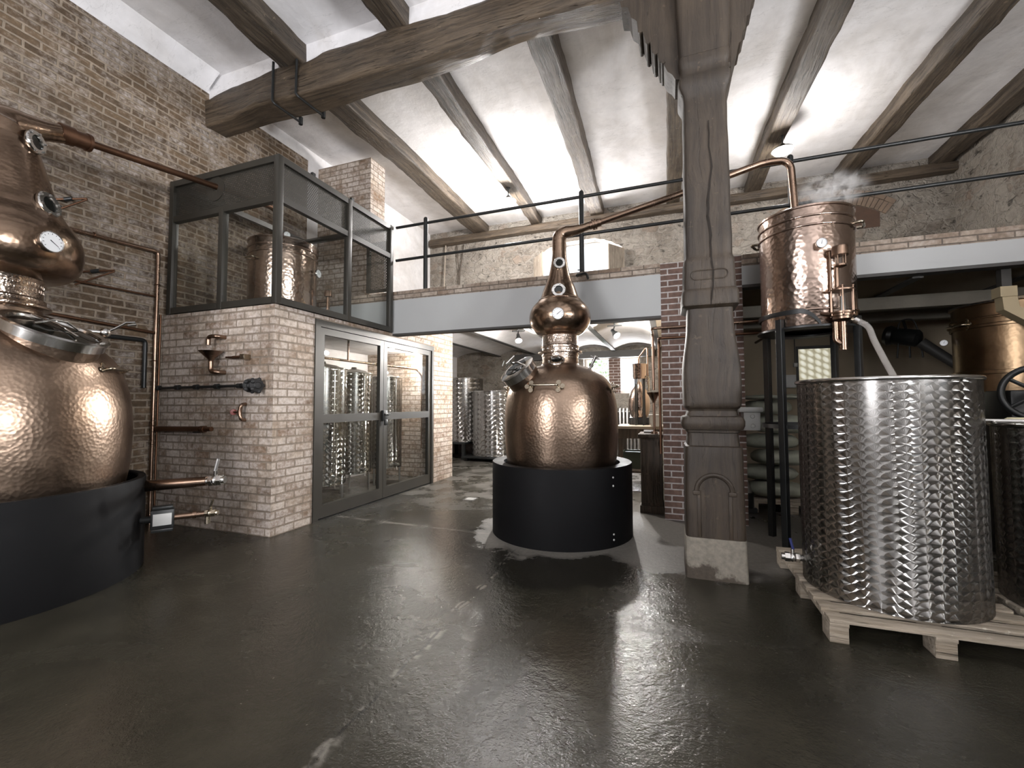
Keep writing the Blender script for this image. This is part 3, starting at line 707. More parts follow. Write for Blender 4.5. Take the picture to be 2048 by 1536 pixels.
def lever_valve(parent, p0, d, r, name='drain_valve', mat='steel', lev='blue_handle', L=.12, up=(0, 0, 1), red=False):
    p0, d, up = Vector(p0), Vector(d).normalized(), Vector(up)
    m = MB(); m.cyl(p0, p0+d*L, r); m.cyl(p0+d*L*.2, p0+d*L*.38, r*1.5, None, 6); m.cyl(p0+d*L*.62, p0+d*L*.85, r*1.5, None, 6); m.sphere(p0+d*L*.5, r*1.45)
    m.cyl(p0+d*L*.5, p0+d*L*.5+up*r*2.6, r*.5)
    o = m.build(name, M[mat], parent)
    b = p0+d*L*.5+up*r*2.5
    MB().tube(fillet([b-d*r*.2, b+up*r*.8, b+up*r*3.4+d*r*.6], r*.5, 3), [r*.42]*9, 8).build('lever', M[lev], o)
    return o


# =================================================================== MIDDLE STILL
def middle_still():
    cx, cy = -1.21, 5.016
    t = thing('pot_still', (cx, cy, 0), 'copper pot still with onion head in a round black base, centre of hall', 'still')
    c = Vector((cx, cy, 0)); toc = (Vector((0, 0, 0))-c); toc.z = 0; toc.normalize(); rt = Vector((-toc.y, toc.x, 0))   # towards camera, camera-right
    def at(rel, r, z): return c + (toc*cos(rel)+rt*sin(rel))*r + Vector((0, 0, z))
    def dr(rel, up=0): return (toc*cos(rel)+rt*sin(rel))*cos(up)+Vector((0, 0, sin(up)))
    base = MB().lathe([(.799, 0), (.799, .785), (.795, .795), (.69, .795), (.668, .79), (.668, .45), (.3, .45)], c, 96).build('round_base', M['black_paint'], t)
    for z in (.70, .615, .13, .075):
        p = at(radians(41), .799, z); MB().lathe([(0, -.004), (.011, -.004), (.009, .005), (0, .006)], p, 10, dr(radians(41))).build('rivet', M['white_plastic'], base)
    pot = [(.52, .55), (.60, .66), (.63, .80), (.648, .98), (.655, 1.15), (.650, 1.35), (.640, 1.46), (.618, 1.575), (.575, 1.68), (.535, 1.735), (.48, 1.79), (.41, 1.835), (.34, 1.867), (.275, 1.885), (.222, 1.905), (.212, 1.94), (.210, 1.99)]
    def smooth(pr, n=3):
        out = []
        for i in range(len(pr)-1):
            p0, p1, p2, p3 = pr[max(i-1, 0)], pr[i], pr[i+1], pr[min(i+2, len(pr)-1)]
            for k in range(n):
                u = k/n; out.append(tuple(.5*((2*p1[j])+(-p0[j]+p2[j])*u+(2*p0[j]-5*p1[j]+4*p2[j]-p3[j])*u*u+(-p0[j]+3*p1[j]-3*p2[j]+p3[j])*u**3) for j in (0, 1)))
        return out+[pr[-1]]
    MB().lathe(smooth(pot), c, 96).build('pot_body', M['copper_pot'], t)
    MB().lathe([(.213, 1.975), (.213, 2.0), (.220, 2.005), (.220, 2.02), (.213, 2.025), (.213, 2.035), (.257, 2.04), (.259, 2.05), (.257, 2.06), (.216, 2.066), (.216, 2.10), (.222, 2.105), (.222, 2.125), (.214, 2.13), (.207, 2.14), (.207, 2.245), (.212, 2.25)], c, 72).build('neck_collar', M['collar_metal'], t)
    for i in range(7):
        a = radians(-60+20*i); MB().sphere(at(a, .218, 2.085), .013, (1, 1, 1), 10).build('collar_stud', M['steel'], t)
    # embossed band of the collar
    m = MB(); rnd = random.Random(2)
    for row, z in ((0, 2.21), (1, 2.175)):
        for i in range(13):
            a = radians(-40+6.4*i+row*2); h = rnd.uniform(.010, .016)
            m.obox(at(a, .207, z), (.006, .012, h*1.6), Matrix.Rotation(atan2(dr(a).y, dr(a).x), 3, 'Z'), .002)
    m.build('embossed_band', M['collar_metal'], t)
    head = [(.212, 2.25), (.232, 2.262), (.275, 2.283), (.318, 2.33), (.345, 2.38), (.360, 2.44), (.359, 2.49), (.345, 2.545), (.314, 2.60), (.272, 2.645), (.243, 2.675), (.226, 2.70), (.205, 2.76), (.176, 2.84), (.153, 2.895), (.126, 2.98), (.104, 3.08), (.088, 3.18), (.082, 3.27)]
    hd = MB().lathe(smooth(head), c, 80).build('onion_head', M['copper_head'], t)
    MB().torus(c+Vector((0, 0, 2.672)), .245, .006).build('head_seam', M['copper_pipe'], hd)
    # swan neck and lyne arm
    top = c+Vector((0, 0, 3.25))
    pts = fillet([top, c+Vector((0, 0, 3.49)), (-1.0, 5.03, 3.50), (-.80, 5.04, 3.55)], .11, 8)
    n = len(pts); MB().tube(pts, [.083-.040*max(0, (i-4))/(n-5) if i > 4 else .083 for i in range(n)], 24).build('swan_neck', M['copper_head'], t)
    m = MB(); d = (Vector((.15, 5.2, 3.79))-Vector((-.80, 5.04, 3.53))).normalized(); p = Vector((-.82, 5.037, 3.54))
    m.cyl(p, p+d*.02, .062); m.cyl(p+d*.028, p+d*.048, .062); m.cyl(p-d*.03, p+d*.1, .046)
    m.build('clamp_joint', M['copper_pipe'], t)
    arm = fillet([p+d*.05, (.15, 5.13, 3.79), (1.0, 5.19, 4.02), (1.235, 5.2, 4.0), (1.27, 5.2, 3.30)], .22, 10)
    MB().tube(arm, .036, 20).build('lyne_arm', M['copper_pipe'], t)
    # fittings
    dial(t, at(radians(-3), .362, 2.445), dr(radians(-3), -.05), .068, .9)
    porthole(t, at(radians(-3), .195, 2.745), dr(radians(-3), .15), .058)
    porthole(t, at(radians(0), .10, 3.09), dr(0, .05), .050)
    # manway on the left shoulder
    nrm = dr(radians(-52), radians(48)); p = at(radians(-55), .50, 1.74); nrm = Vector(nrm); nn, u, v = basis(nrm)
    mw = MB().lathe([(.19, -.16), (.19, .07), (.175, .07)], p, 48, nrm).build('manway', M['copper_pot'], t)
    MB().lathe([(.196, .055), (.205, .058), (.205, .125), (.214, .128), (.214, .14), (.19, .148), (.0, .16)], p, 48, nrm).build('manway_lid', M['steel'], mw)
    m = MB(); m.lathe([(0, .168), (.13, .160), (.13, .15)], p, 32, nrm); m.build('lid_glass', M['glass_dark'], mw)
    q = p+nrm*.165
    m = MB(); m.tube([q-u*.20, q-u*.1+nrm*.05, q+nrm*.055, q+u*.1+nrm*.05, q+u*.20], .010, 8)
    m.tube([q+nrm*.03, q+nrm*.10], .012, 8); m.tube([q+nrm*.1-v*.07, q+nrm*.1, q+nrm*.1+v*.07], .008, 8); m.tube([q-u*.19-v*.03+nrm*.05, q-u*.19+v*.03+nrm*.08], .008, 8)
    m.build('lid_clamp', M['steel'], mw)
    # sight glass low on the neck, valve, handles
    porthole(t, at(radians(-7), .335, 1.915), dr(radians(-7), radians(52)), .066, .1)
    p = at(radians(62), .37, 1.835); dd = dr(radians(62), radians(62))
    o = MB().cyl(p, p+dd*.11, .016).cyl(p+dd*.04, p+dd*.07, .026, None, 6).cyl(p+dd*.10, p+dd*.17, .02).build('breather_valve', M['steel_dull'], t)
    q = p+dd*.15; MB().tube([q-rt*.05+Vector((0, 0, .02)), q+rt*.05-Vector((0, 0, .02))], .010, 8).build('valve_wing', M['steel_dull'], o)
    for a, w_ in ((-16, 13), (78, 10), (-100, 10)):
        a0, a1 = radians(a-w_), radians(a+w_)
        clover_handle(t, at(a0, .67, 1.648), at(a1, .67, 1.648), dr(radians(a), .25))
    # pocket of small connecting lugs under the flange
    return t
middle_still()

# =================================================================== BIG STILL ON THE LEFT
def left_still():
    cx, cy = -5.18, 1.86
    t = thing('pot_still', (cx, cy, 0), 'large copper pot still cut by the left edge, beside the old brick wall', 'still')
    c = Vector((cx, cy, 0)); toc = (Vector((0, 0, 0))-c); toc.z = 0; toc.normalize(); rt = Vector((-toc.y, toc.x, 0))
    def at(rel, r, z): return c + (toc*cos(rel)+rt*sin(rel))*r + Vector((0, 0, z))
    def dr(rel, up=0): return (toc*cos(rel)+rt*sin(rel))*cos(up)+Vector((0, 0, sin(up)))
    # the base is a round tub standing clear of the wall
    MB().lathe([(1.012, 0), (1.012, .785), (1.005, .80), (.955, .80), (.945, .79), (.945, .4), (.4, .4)], c, 96).build('round_base', M['black_paint'], t)
    def sm(pr, n=3):
        out = []
        for i in range(len(pr)-1):
            p0, p1, p2, p3 = pr[max(i-1, 0)], pr[i], pr[i+1], pr[min(i+2, len(pr)-1)]
            for k in range(n):
                u = k/n; out.append(tuple(.5*((2*p1[j])+(-p0[j]+p2[j])*u+(2*p0[j]-5*p1[j]+4*p2[j]-p3[j])*u*u+(-p0[j]+3*p1[j]-3*p2[j]+p3[j])*u**3) for j in (0, 1)))
        return out+[pr[-1]]
    MB().lathe(sm([(.70, .42), (.80, .55), (.86, .72), (.890, .90), (.902, 1.12), (.900, 1.35), (.868, 1.58), (.80, 1.79), (.70, 1.92), (.60, 2.0), (.48, 2.07), (.36, 2.13), (.305, 2.18), (.290, 2.25)]), c, 112).build('pot_body', M['copper_pot'], t)
    MB().lathe([(.292, 2.24), (.30, 2.25), (.345, 2.26), (.347, 2.275), (.302, 2.285), (.312, 2.30), (.312, 2.33), (.300, 2.335), (.292, 2.345), (.292, 2.49), (.298, 2.50)], c, 72).build('neck_collar', M['collar_metal'], t)
    m = MB(); rnd = random.Random(2)
    for row, z in ((0, 2.45), (1, 2.405)):
        for i in range(15):
            a = radians(-10+6.4*i+row*2); h = rnd.uniform(.013, .022)
            m.obox(at(a, .292, z), (.008, .017, h*1.6), Matrix.Rotation(atan2(dr(a).y, dr(a).x), 3, 'Z'), .002)
    m.build('embossed_band', M['collar_metal'], t)
    MB().lathe(sm([(.298, 2.50), (.345, 2.51), (.445, 2.545), (.51, 2.62), (.535, 2.73), (.522, 2.86), (.468, 2.97), (.412, 3.05), (.372, 3.14), (.335, 3.26), (.289, 3.42), (.252, 3.55), (.226, 3.63), (.210, 3.67)]), c, 88).build('onion_head', M['copper_head'], t)
    top = c+Vector((0, 0, 3.66))
    pts = fillet([top, c+Vector((0, 0, 3.80)), c+Vector((.01, .19, 3.86)), c+Vector((.03, .40, 3.925))], .12, 9)
    n = len(pts); MB().tube(pts, [.208 if i < 3 else .208-.128*((i-3)/(n-4))**.6 for i in range(n)], 26).build('swan_neck', M['copper_head'], t)
    e = Vector(pts[-1]); a1 = Vector((-5.13, 4.72, 4.17)); dd = (a1-e).normalized()
    m = MB(); m.cyl(e-dd*.05, e+dd*.05, .085); m.cyl(e+dd*.0, e+dd*.17, .072); m.cyl(e+dd*.15, e+dd*.175, .082); m.build('clamp_joint', M['copper_pipe_dull'], t)
    MB().tube(fillet([e+dd*.15, (-5.15, 3.9, 4.14), (-5.15, 4.55, 4.20), (-5.15, 4.62, 3.72)], .16, 8), .034, 18).build('lyne_arm', M['copper_pipe_dull'], t)
    dial(t, at(radians(32), .542, 2.76), dr(radians(32), .05), .085, 2.2)
    porthole(t, at(radians(47), .372, 3.12), dr(radians(47), .2), .075)
    porthole(t, at(radians(52), .235, 3.66), dr(radians(52), .06), .068)
    porthole(t, at(radians(-32), .235, 3.66), dr(radians(-32), .06), .068)
    # wide round hatch on the shoulder
    nrm = Vector(dr(radians(36), radians(65))); p = at(radians(35), .57, 2.01); nn, u, v = basis(nrm)
    hw = MB().lathe([(.305, -.25), (.305, .0), (.29, .0)], p, 64, nrm).build('hatch_neck', M['copper_pot'], t)
    MB().lathe([(.308, -.02), (.325, -.015), (.325, .045), (.338, .05), (.338, .062), (.318, .072), (.282, .064), (.272, .05)], p, 64, nrm).build('hatch_ring', M['steel'], hw)
    MB().lathe([(0, .078), (.15, .072), (.276, .05)], p, 48, nrm, True).build('hatch_glass', M['glass_dark'], hw)
    q = p+nrm*.08
    m = MB(); m.tube([q-u*.16, q+nrm*.05-u*.05, q+nrm*.05+u*.05, q+u*.16], .010, 8); m.tube([q-v*.2, q+nrm*.02, q+v*.25], .008, 8); m.build('hatch_bar', M['steel'], hw)
    s = at(radians(71), .70, 2.10); m = MB(); m.sphere(s, .042); m.tube([s, s+rt*.07+Vector((0, 0, .05)), s+rt*.14+Vector((0, 0, .11)), s+rt*.20+Vector((0, 0, .12)), s+rt*.21+Vector((0, 0, .10)), s+rt*.15+Vector((0, 0, .085))], .011, 8); m.cyl(s-rt*.12, s, .02)
    m.build('hatch_lever', M['steel'], hw)
    clover_handle(t, at(radians(52), .86, 1.765), at(radians(72), .86, 1.765), dr(radians(62), .3), 'brass', .015)
    # outlets through the base towards the booth
    p0 = Vector((-4.62, 2.66, .70)); d0 = Vector((.47, .22, .035)).normalized()
    o = MB().tube([p0-d0*.1, p0+d0*.58], [.055, .042], 20).build('spirit_outlet', M['copper_pipe'], t)
    lever_valve(o, p0+d0*.57, d0, .034, 'outlet_valve', 'steel', 'steel_dull', .17)
    bc = Vector((-4.37, 2.70, .42)); nb = Vector((.83, -.55, 0)).normalized(); rb = Vector((.55, .83, 0)); RM = Matrix((rb, -nb, (0, 0, 1))).transposed()
    o = MB().obox(bc, (.17, .10, .17), RM, .008).obox(bc+Vector((0, 0, .10)), (.15, .09, .03), RM, .006).obox(bc-Vector((0, 0, .10)), (.16, .09, .03), RM, .006).cyl(bc-rb*.07, bc-rb*.07-nb*.0+Vector((-.32, -.30, 0)), .03).build('heater_box', M['black_iron'], t)
    MB().obox(bc+nb*.054, (.135, .008, .105), RM, .002).build('cover_plate', M['white_plastic'], o)
    o2 = MB().tube([bc+rb*.07, bc+rb*.30+Vector((.02, 0, .0))], .026, 16).cyl(bc+rb*.22, bc+rb*.25, .036).build('drain_pipe', M['copper_pipe'], t)
    lever_valve(o2, bc+rb*.30, (.80, .5, .02), .024, 'drain_valve', 'brass', 'brass', .13, (.2, -.1, .9))
    MB().cyl(bc+rb*.34+Vector((0, 0, -.01)), bc+rb*.34+Vector((0, 0, -.10)), .022).build('drain_spout', M['brass'], o2)
left_still()

# =================================================================== CONDENSER ON ITS STAND
def condenser_body(t, c, R, z0, z1, handle_angles):
    """hammered copper drum with beaded rim and hoops"""
    b = MB().lathe([(.0, z0+.03), (R*.93, z0+.03), (R*.985, z0), (R, z0+.012), (R, z1), (R+.012, z1+.006), (R+.012, z1+.022), (R-.004, z1+.03), (R-.012, z1+.01), (R-.012, z1-.25), (0, z1-.26)], c, 112).build('drum', M['copper_tank'], t)
    for z in (z1-.085, z1-.175, z0+.15): MB().torus(Vector(c)+Vector((0, 0, z)), R+.003, .011, seg=96).build('hoop', M['copper_tank'], b)
    return b
def right_condenser():
    cx, cy, R = 1.34, 5.2, .41; c = Vector((cx, cy, 0))
    t = thing('condenser', (cx, cy, 2.17), 'hammered copper condenser drum raised on a black iron stand, above the large steel vat', 'condenser')
    toc = -c.copy(); toc.normalize(); rt = Vector((-toc.y, toc.x, 0))
    def at(rel, r, z): return c+(toc*cos(rel)+rt*sin(rel))*r+Vector((0, 0, z))
    def dr(rel, up=0): return (toc*cos(rel)+rt*sin(rel))*cos(up)+Vector((0, 0, sin(up)))
    condenser_body(t, c, R, 2.185, 3.32, None)
    for a in (-100, 82):
        m = MB(); a0, a1 = radians(a-11), radians(a+11)
        m.tube(fillet([at(a0, R-.01, 3.17), at(a0, R+.075, 3.17), at(a1, R+.075, 3.17), at(a1, R-.01, 3.17)], .03, 4), .014, 10); m.build('carry_handle', M['brass'], t)
    dial(t, at(radians(15), R+.07, 2.93), dr(radians(15), -.12), .045, .15)
    # spirit safe: upper small glass, riser and the larger glass lantern
    q = at(radians(32), R+.09, 0)
    def q2(z): return q+Vector((0, 0, z))
    L = toc*cos(radians(32))+rt*sin(radians(32))
    sf = MB().lathe([(0, 2.885), (.060, 2.883), (.066, 2.872), (.066, 2.80), (.062, 2.797), (.0, 2.80)], q, 28).build('safe_cap', M['copper_pipe'], t)
    MB().lathe([(.036, 2.715), (.036, 2.797)], q, 20).build('upper_glass', M['glass_clear'], sf)
    m = MB(); m.lathe([(0, 2.715), (.048, 2.715), (.048, 2.70), (.03, 2.69), (0, 2.69)], q, 24)
    for i in range(4):
        a = pi/4+i*pi/2; p = q+Vector((cos(a)*.042, sin(a)*.042, 0)); m.cyl(p+Vector((0, 0, 2.70)), p+Vector((0, 0, 2.80)), .005, None, 8)
    m.cyl(q2(2.50)-L*.02-rt*.02, q2(2.70)-L*.02-rt*.02, .019); m.cyl(q2(2.48)-L*.05-rt*.05, q2(2.86)-L*.05-rt*.05, .012)
    m.build('riser_pipe', M['copper_pipe'], sf)
    sphere_v = MB().sphere(q2(2.545), .022).build('glass_stopper', M['glass_clear'], sf)
    m = MB(); m.lathe([(0, 2.525), (.02, 2.52), (.05, 2.497), (.088, 2.485), (.098, 2.48), (.098, 2.468), (0, 2.468)], q, 36)
    m.build('lantern_lid', M['copper_pipe'], sf)
    MB().lathe([(.082, 2.275), (.082, 2.468)], q, 32).build('lantern_glass', M['glass_clear'], sf)
    MB().cyl(q2(2.27), q2(2.42), .030, .024, 16).build('hydrometer_tube', M['steel'], sf)
    m = MB()
    for i in range(6):
        a = i*pi/3+.3; p = q+Vector((cos(a)*.092, sin(a)*.092, 0)); m.cyl(p+Vector((0, 0, 2.245)), p+Vector((0, 0, 2.50)), .006, None, 8); m.sphere(p+Vector((0, 0, 2.503)), .010, (1, 1, 1), 8); m.sphere(p+Vector((0, 0, 2.243)), .009, (1, 1, 1), 8)
    m.build('lantern_rods', M['copper_pipe'], sf)
    m = MB(); m.lathe([(0, 2.275), (.098, 2.275), (.098, 2.26), (.085, 2.255), (.085, 2.235), (.075, 2.23), (.075, 2.21), (.05, 2.19), (0, 2.18)], q, 36)
    m.cyl(q2(2.20), q2(1.945), .030); m.cyl(q2(1.945), q2(1.93), .034)
    m.tube(fillet([q2(2.19)-rt*.055, q2(2.02)-rt*.055, q2(1.99)-rt*.02, q2(1.99)+rt*.0], .05, 6), .026, 14)
    m.tube([q2(2.26)-rt*.07, q2(2.28)-rt*.13-L*.03, q2(2.30)-rt*.14-L*.09], .018, 12)
    m.build('lantern_foot', M['copper_pipe'], sf)
    m = MB(); m.tube([q2(2.22)+rt*.02, q2(2.19)+rt*.085], .020, 12); m.build('spout', M['brass'], sf)
    # stand
    s = thing('condenser_stand', (cx, cy, 0), 'tall black four legged iron stand carrying the hammered copper condenser', 'stand')
    m = MB()
    m.lathe([(R+.008, 2.165), (R+.04, 2.165), (R+.04, 2.183), (R+.008, 2.183)], c, 72)
    m.lathe([(R*.70, 2.165), (R+.01, 2.165), (R+.01, 2.184), (R*.70, 2.184), (R*.70, 2.165)], c, 72)
    m.build('ring_support', M['black_iron'], s)
    up = MB()   # upper hoop that dips at the front like a saddle
    prof = []
    a0, a1 = radians(30), radians(330)
    pts = []
    for i in range(61):
        rel = radians(14)-radians(220)*i/60
        z = 2.325 if i > 6 else 2.325-.135*(1-i/6)**2
        pts.append((rel, z))
    rings = []
    for rel, z in pts:
        d = dr(rel); p = at(rel, R+.012, z)
        rings.append([p+Vector((0, 0, -.022)), p+d*.012+Vector((0, 0, -.022)), p+d*.012+Vector((0, 0, .022)), p+Vector((0, 0, .022))])
    up.rings(rings).build('saddle_hoop', M['black_iron'], s)
    for k in range(4):
        a = radians(45+90*k); p = c+Vector((cos(a), sin(a), 0))*(R+.035)
        MB().obox(p+Vector((0, 0, 1.13)), (.052, .052, 2.26), Matrix.Rotation(a, 3, 'Z'), .003).build('leg', M['black_iron'], s)
    MB().lathe([(R+.0, 1.20), (R+.02, 1.20), (R+.02, 1.24), (R, 1.24), (R, 1.20)], c, 48).build('brace_ring', M['black_iron'], s)
    return q2
q2 = right_condenser()

# =================================================================== STEEL VATS
def vat(name, c, R, z0, z1, label, mat, cat='vat', group=None, lip=.014, seg=96):
    t = thing(name, (c[0], c[1], z0), label, cat, group); cc = (c[0], c[1], 0)
    MB().lathe([(0, z0+.02), (R-.006, z0+.02), (R-.006, z1), (R, z1), (R, z0+.004), (R-.01, z0), (0, z0)], cc, seg).build('vat_wall', M[mat], t, 30)
    MB().torus((c[0], c[1], z1), R+.002, lip, seg=seg).build('rolled_rim', M['steel'], t)
    return t
PX0, PY0, PY1, PX1 = .885, 3.20, 4.62, 2.0
def pallet(name, x0, x1, y0, y1, label, nb=9, zt=.144):
    t = thing(name, ((x0+x1)/2, (y0+y1)/2, 0), label, 'pallet')
    L = y1-y0; wb = .105; pitch = (L-wb)/(nb-1)
    for i in range(nb):
        y = y0+pitch*i; MB().box(x0, y, zt-.022, x1, y+wb, zt, .003).build('deck_board', M['pallet_wood'], t)
    for x in (x0, (x0+x1)/2-.05, x1-.1):
        MB().box(x, y0, zt-.044, x+.1, y1, zt-.022, .002).build('stringer_board', M['pallet_wood'], t)
        for y in (y0+.01, (y0+y1)/2-.07, y1-.15):
            MB().box(x, y, 0.0, x+.1, y+.14, zt-.044, .004).build('block', M['pallet_wood'], t)
    return t
pallet('wooden_pallet', PX0, PX1, PY0, PY1, 'pale wooden pallet under the large swirl-polished steel vat')
TC = (1.42, 3.835); TR = .503; ZT = 1.605
tv = vat('steel_vat', TC, TR, .144, ZT, 'large swirl-polished steel vat standing on the wooden pallet, foreground right', 'swirl_big')
p = Vector((TC[0]-TR*.98, TC[1]+.09, .27))
lever_valve(tv, p+Vector((.01, 0, 0)), (-1, .05, 0), .024, 'drain_valve', 'steel', 'blue_handle', .15)
# clear hose from the spirit safe into the vat
hp = [q2(2.195)+Vector((.085, -.02, 0)), q2(2.12)+Vector((.16, -.07, 0)), Vector((1.66, 4.56, 1.98)), Vector((1.68, 4.42, 1.78)), Vector((1.67, 4.24, 1.61)), Vector((1.66, 4.16, 1.40))]
def spl(pts, n=8):
    pts = [Vector(p) for p in pts]; out = []
    for i in range(len(pts)-1):
        p0, p1, p2, p3 = pts[max(i-1, 0)], pts[i], pts[i+1], pts[min(i+2, len(pts)-1)]
        for k in range(n):
            u = k/n; out.append(.5*((2*p1)+(p2-p0)*u+(2*p0-5*p1+4*p2-p3)*u*u+(3*p1-p0-3*p2+p3)*u**3))
    return out+[pts[-1]]
hm = NT('hose_pvc'); hm.set_b(col=(.62, .58, .54), rough=.10, alpha=.38); M['hose_pvc'] = hm.m
o = MB().tube(spl(hp), .024, 16).build('clear_hose', M['hose_pvc']); tag(o, 'clear plastic hose running from the glass spirit safe into the steel vat', 'hose')
MB().tube([hp[0], hp[0]+(hp[1]-hp[0])*.35], .030, 14).build('hose_clamp', M['steel'], o)
# second vat at the right edge, on a pallet of its own
pallet('wooden_pallet', 2.06, 3.2, 3.36, 4.5, 'wooden pallet under the half hidden vat at the right edge')
v2 = vat('steel_vat', (2.58, 3.86), .50, .144, 1.30, 'swirl-polished steel vat cut off by the right edge, lower than the big one', 'swirl_big')
MB().lathe([(0, 1.31), (.49, 1.305), (.49, 1.295), (0, 1.29)], (2.58, 3.86, 0), 64).build('lid', M['steel_dull'], v2)
m = MB(); m.cyl((2.03, 3.98, 1.325), (2.28, 3.86, 1.325), .012); m.build('lid_clasp', M['steel'], v2)
def cloth(c, sx, sy, h, label, seed):
    rnd = random.Random(seed); rings = []
    for k in range(5):
        z = [0, .35, .75, 1, 1.02][k]*h; s = [1, 1.08, 1.0, .75, .05][k]
        rings.append([(c[0]+cos(a)*sx*s*(1+.14*noise.noise(Vector((cos(a)*2, sin(a)*2, k+seed)))), c[1]+sin(a)*sy*s*(1+.14*noise.noise(Vector((cos(a)*2, sin(a)*2, k+9+seed)))), c[2]+z) for a in [2*pi*i/20 for i in range(20)]])
    return tag(MB().rings(rings).build('folded_cloth', M['cream'], ang=60), label, 'cloth', 'cream cloths on the vat lid')
cloth((2.26, 4.05, 1.309), .06, .04, .035, 'small cream folded cloth near the left edge of the low vat lid', 2)
cloth((2.52, 4.16, 1.309), .10, .06, .07, 'larger cream folded cloth in the middle of the low vat lid', 5)

# =================================================================== BOOTH: MESH AND GLASS ENCLOSURE
def enclosure():
    x0, x1, y0, y1, z0, z1, w = -5.95, -4.115, 3.635, 5.82, 2.59, 4.30, .075
    t = thing('glazed_enclosure', (x0, y0, z0), 'dark steel enclosure of mesh and glass panels on top of the brick booth', 'enclosure')
    zm = 3.80; xm = -5.02; ym = 4.82
    def post(x, y, a=z0, b=z1, ww=w): MB().box(x-ww/2, y-ww/2, a, x+ww/2, y+ww/2, b, .003).build('post', M['cage_paint'], t)
    for x, y in ((x0+w/2, y0+w/2), (x1-w/2, y0+w/2), (x1-w/2, y1-w/2), (x0+w/2, y1-w/2)): post(x, y)
    post(xm, y0+w/2, z0, zm); post(x1-w/2, ym)
    e = .004
    for z, h in ((z0+e, w), (zm-w/2, w), (z1-w, w)):
        MB().box(x0+w, y0+e, z, x1-w, y0+w-e, z+h).build('rail', M['cage_paint'], t)
        MB().box(x1-w+e, y0+w, z, x1-e, y1-w, z+h).build('rail', M['cage_paint'], t)
        if z > zm: MB().box(x0+w, y1-w+e, z, x1-w, y1-e, z+h).build('rail', M['cage_paint'], t)
        if z > zm: MB().box(x0+e, y0+w, z, x0+w-e, y1-w, z+h).build('rail', M['cage_paint'], t)
    g = zm+w/2
    MB().box(x0+w, y0+.035, g, x1-w, y0+.038, z1-w).build('mesh_panel', M['perforated'], t)
    MB().box(x1-.038, y0+w, g, x1-.035, ym-w/2, z1-w).build('mesh_panel', M['perforated'], t)
    MB().box(x1-.038, ym+w/2, g, x1-.035, y1-w, z1-w).build('mesh_panel', M['perforated'], t)
    for a, b in ((x0+w, xm-w/2), (xm+w/2, x1-w)): MB().box(a, y0+.034, z0+w, b, y0+.040, zm-w/2).build('glass_pane', M['glass'], t)
    for a, b in ((y0+w, ym-w/2), (ym+w/2, y1-w)): MB().box(x1-.040, a, z0+w, x1-.034, b, zm-w/2).build('glass_pane', M['glass'], t)
    # collar plate where the lyne arm goes through the mesh
    MB().lathe([(.036, -.004), (.15, -.004), (.15, .004), (.036, .004)], (-5.165, y0+.03, 4.085), 32, (0, 1, 0)).build('pipe_plate', M['cage_paint'], t)
    for y in (4.15, 4.86): MB().box(x1-.055, y, z1, x1-.02, y+.05, z1+.05).build('bracket', M['black_iron'], t)
    # mesh gate at the back of the enclosure
    gt = MB().box(-4.62, y1-.02, 3.26, -4.56, y1+.02, 4.08).box(-4.56, y1-.02, 3.26, -4.19, y1+.02, 3.30).box(-4.56, y1-.02, 4.04, -4.19, y1+.02, 4.08).build('mesh_gate', M['cage_paint'], t)
    MB().box(-4.56, y1-.002, 3.30, -4.19, y1+.002, 4.04).build('gate_mesh', M['perforated'], gt)
enclosure()
def inner_condenser():
    c = Vector((-5.17, 4.68, 0)); R = .44
    t = thing('condenser', (c.x, c.y, 2.585), 'hammered copper condenser drum standing inside the dark glazed enclosure', 'condenser')
    condenser_body(t, c, R, 2.60, 3.70, None)
    toc = -c.copy(); toc.normalize(); rt = Vector((-toc.y, toc.x, 0))
    def at(rel, r, z): return c+(toc*cos(rel)+rt*sin(rel))*r+Vector((0, 0, z))
    def dr(rel): return toc*cos(rel)+rt*sin(rel)
    dial(t, at(radians(62), R+.05, 3.32), dr(radians(50)), .06, -.4)
    dial(t, at(radians(20), .10, 3.86), dr(radians(10)), .045, .3)
    MB().cyl(at(radians(20), .10, 3.45), at(radians(20), .10, 3.83), .012).build('gauge_stem', M['copper_pipe'], t)
    q = at(radians(78), R+.16, 0)
    o = MB().cyl(q+Vector((0, 0, 2.59)), q+Vector((0, 0, 3.02)), .024).lathe([(0, 3.12), (.05, 3.115), (.055, 3.10), (.055, 3.03), (.0, 3.02)], q, 20).build('safe_pipe', M['copper_pipe'], t)
    MB().lathe([(.03, 2.92), (.03, 3.02)], q+rt*.03, 16).build('sight_tube', M['glass_clear'], o)
    m = MB(); a0, a1 = radians(-64), radians(-46); m.tube(fillet([at(a0, R-.01, 3.42), at(a0, R+.07, 3.42), at(a1, R+.07, 3.42), at(a1, R-.01, 3.42)], .03, 4), .013, 10); m.build('carry_handle', M['brass'], t)
inner_condenser()

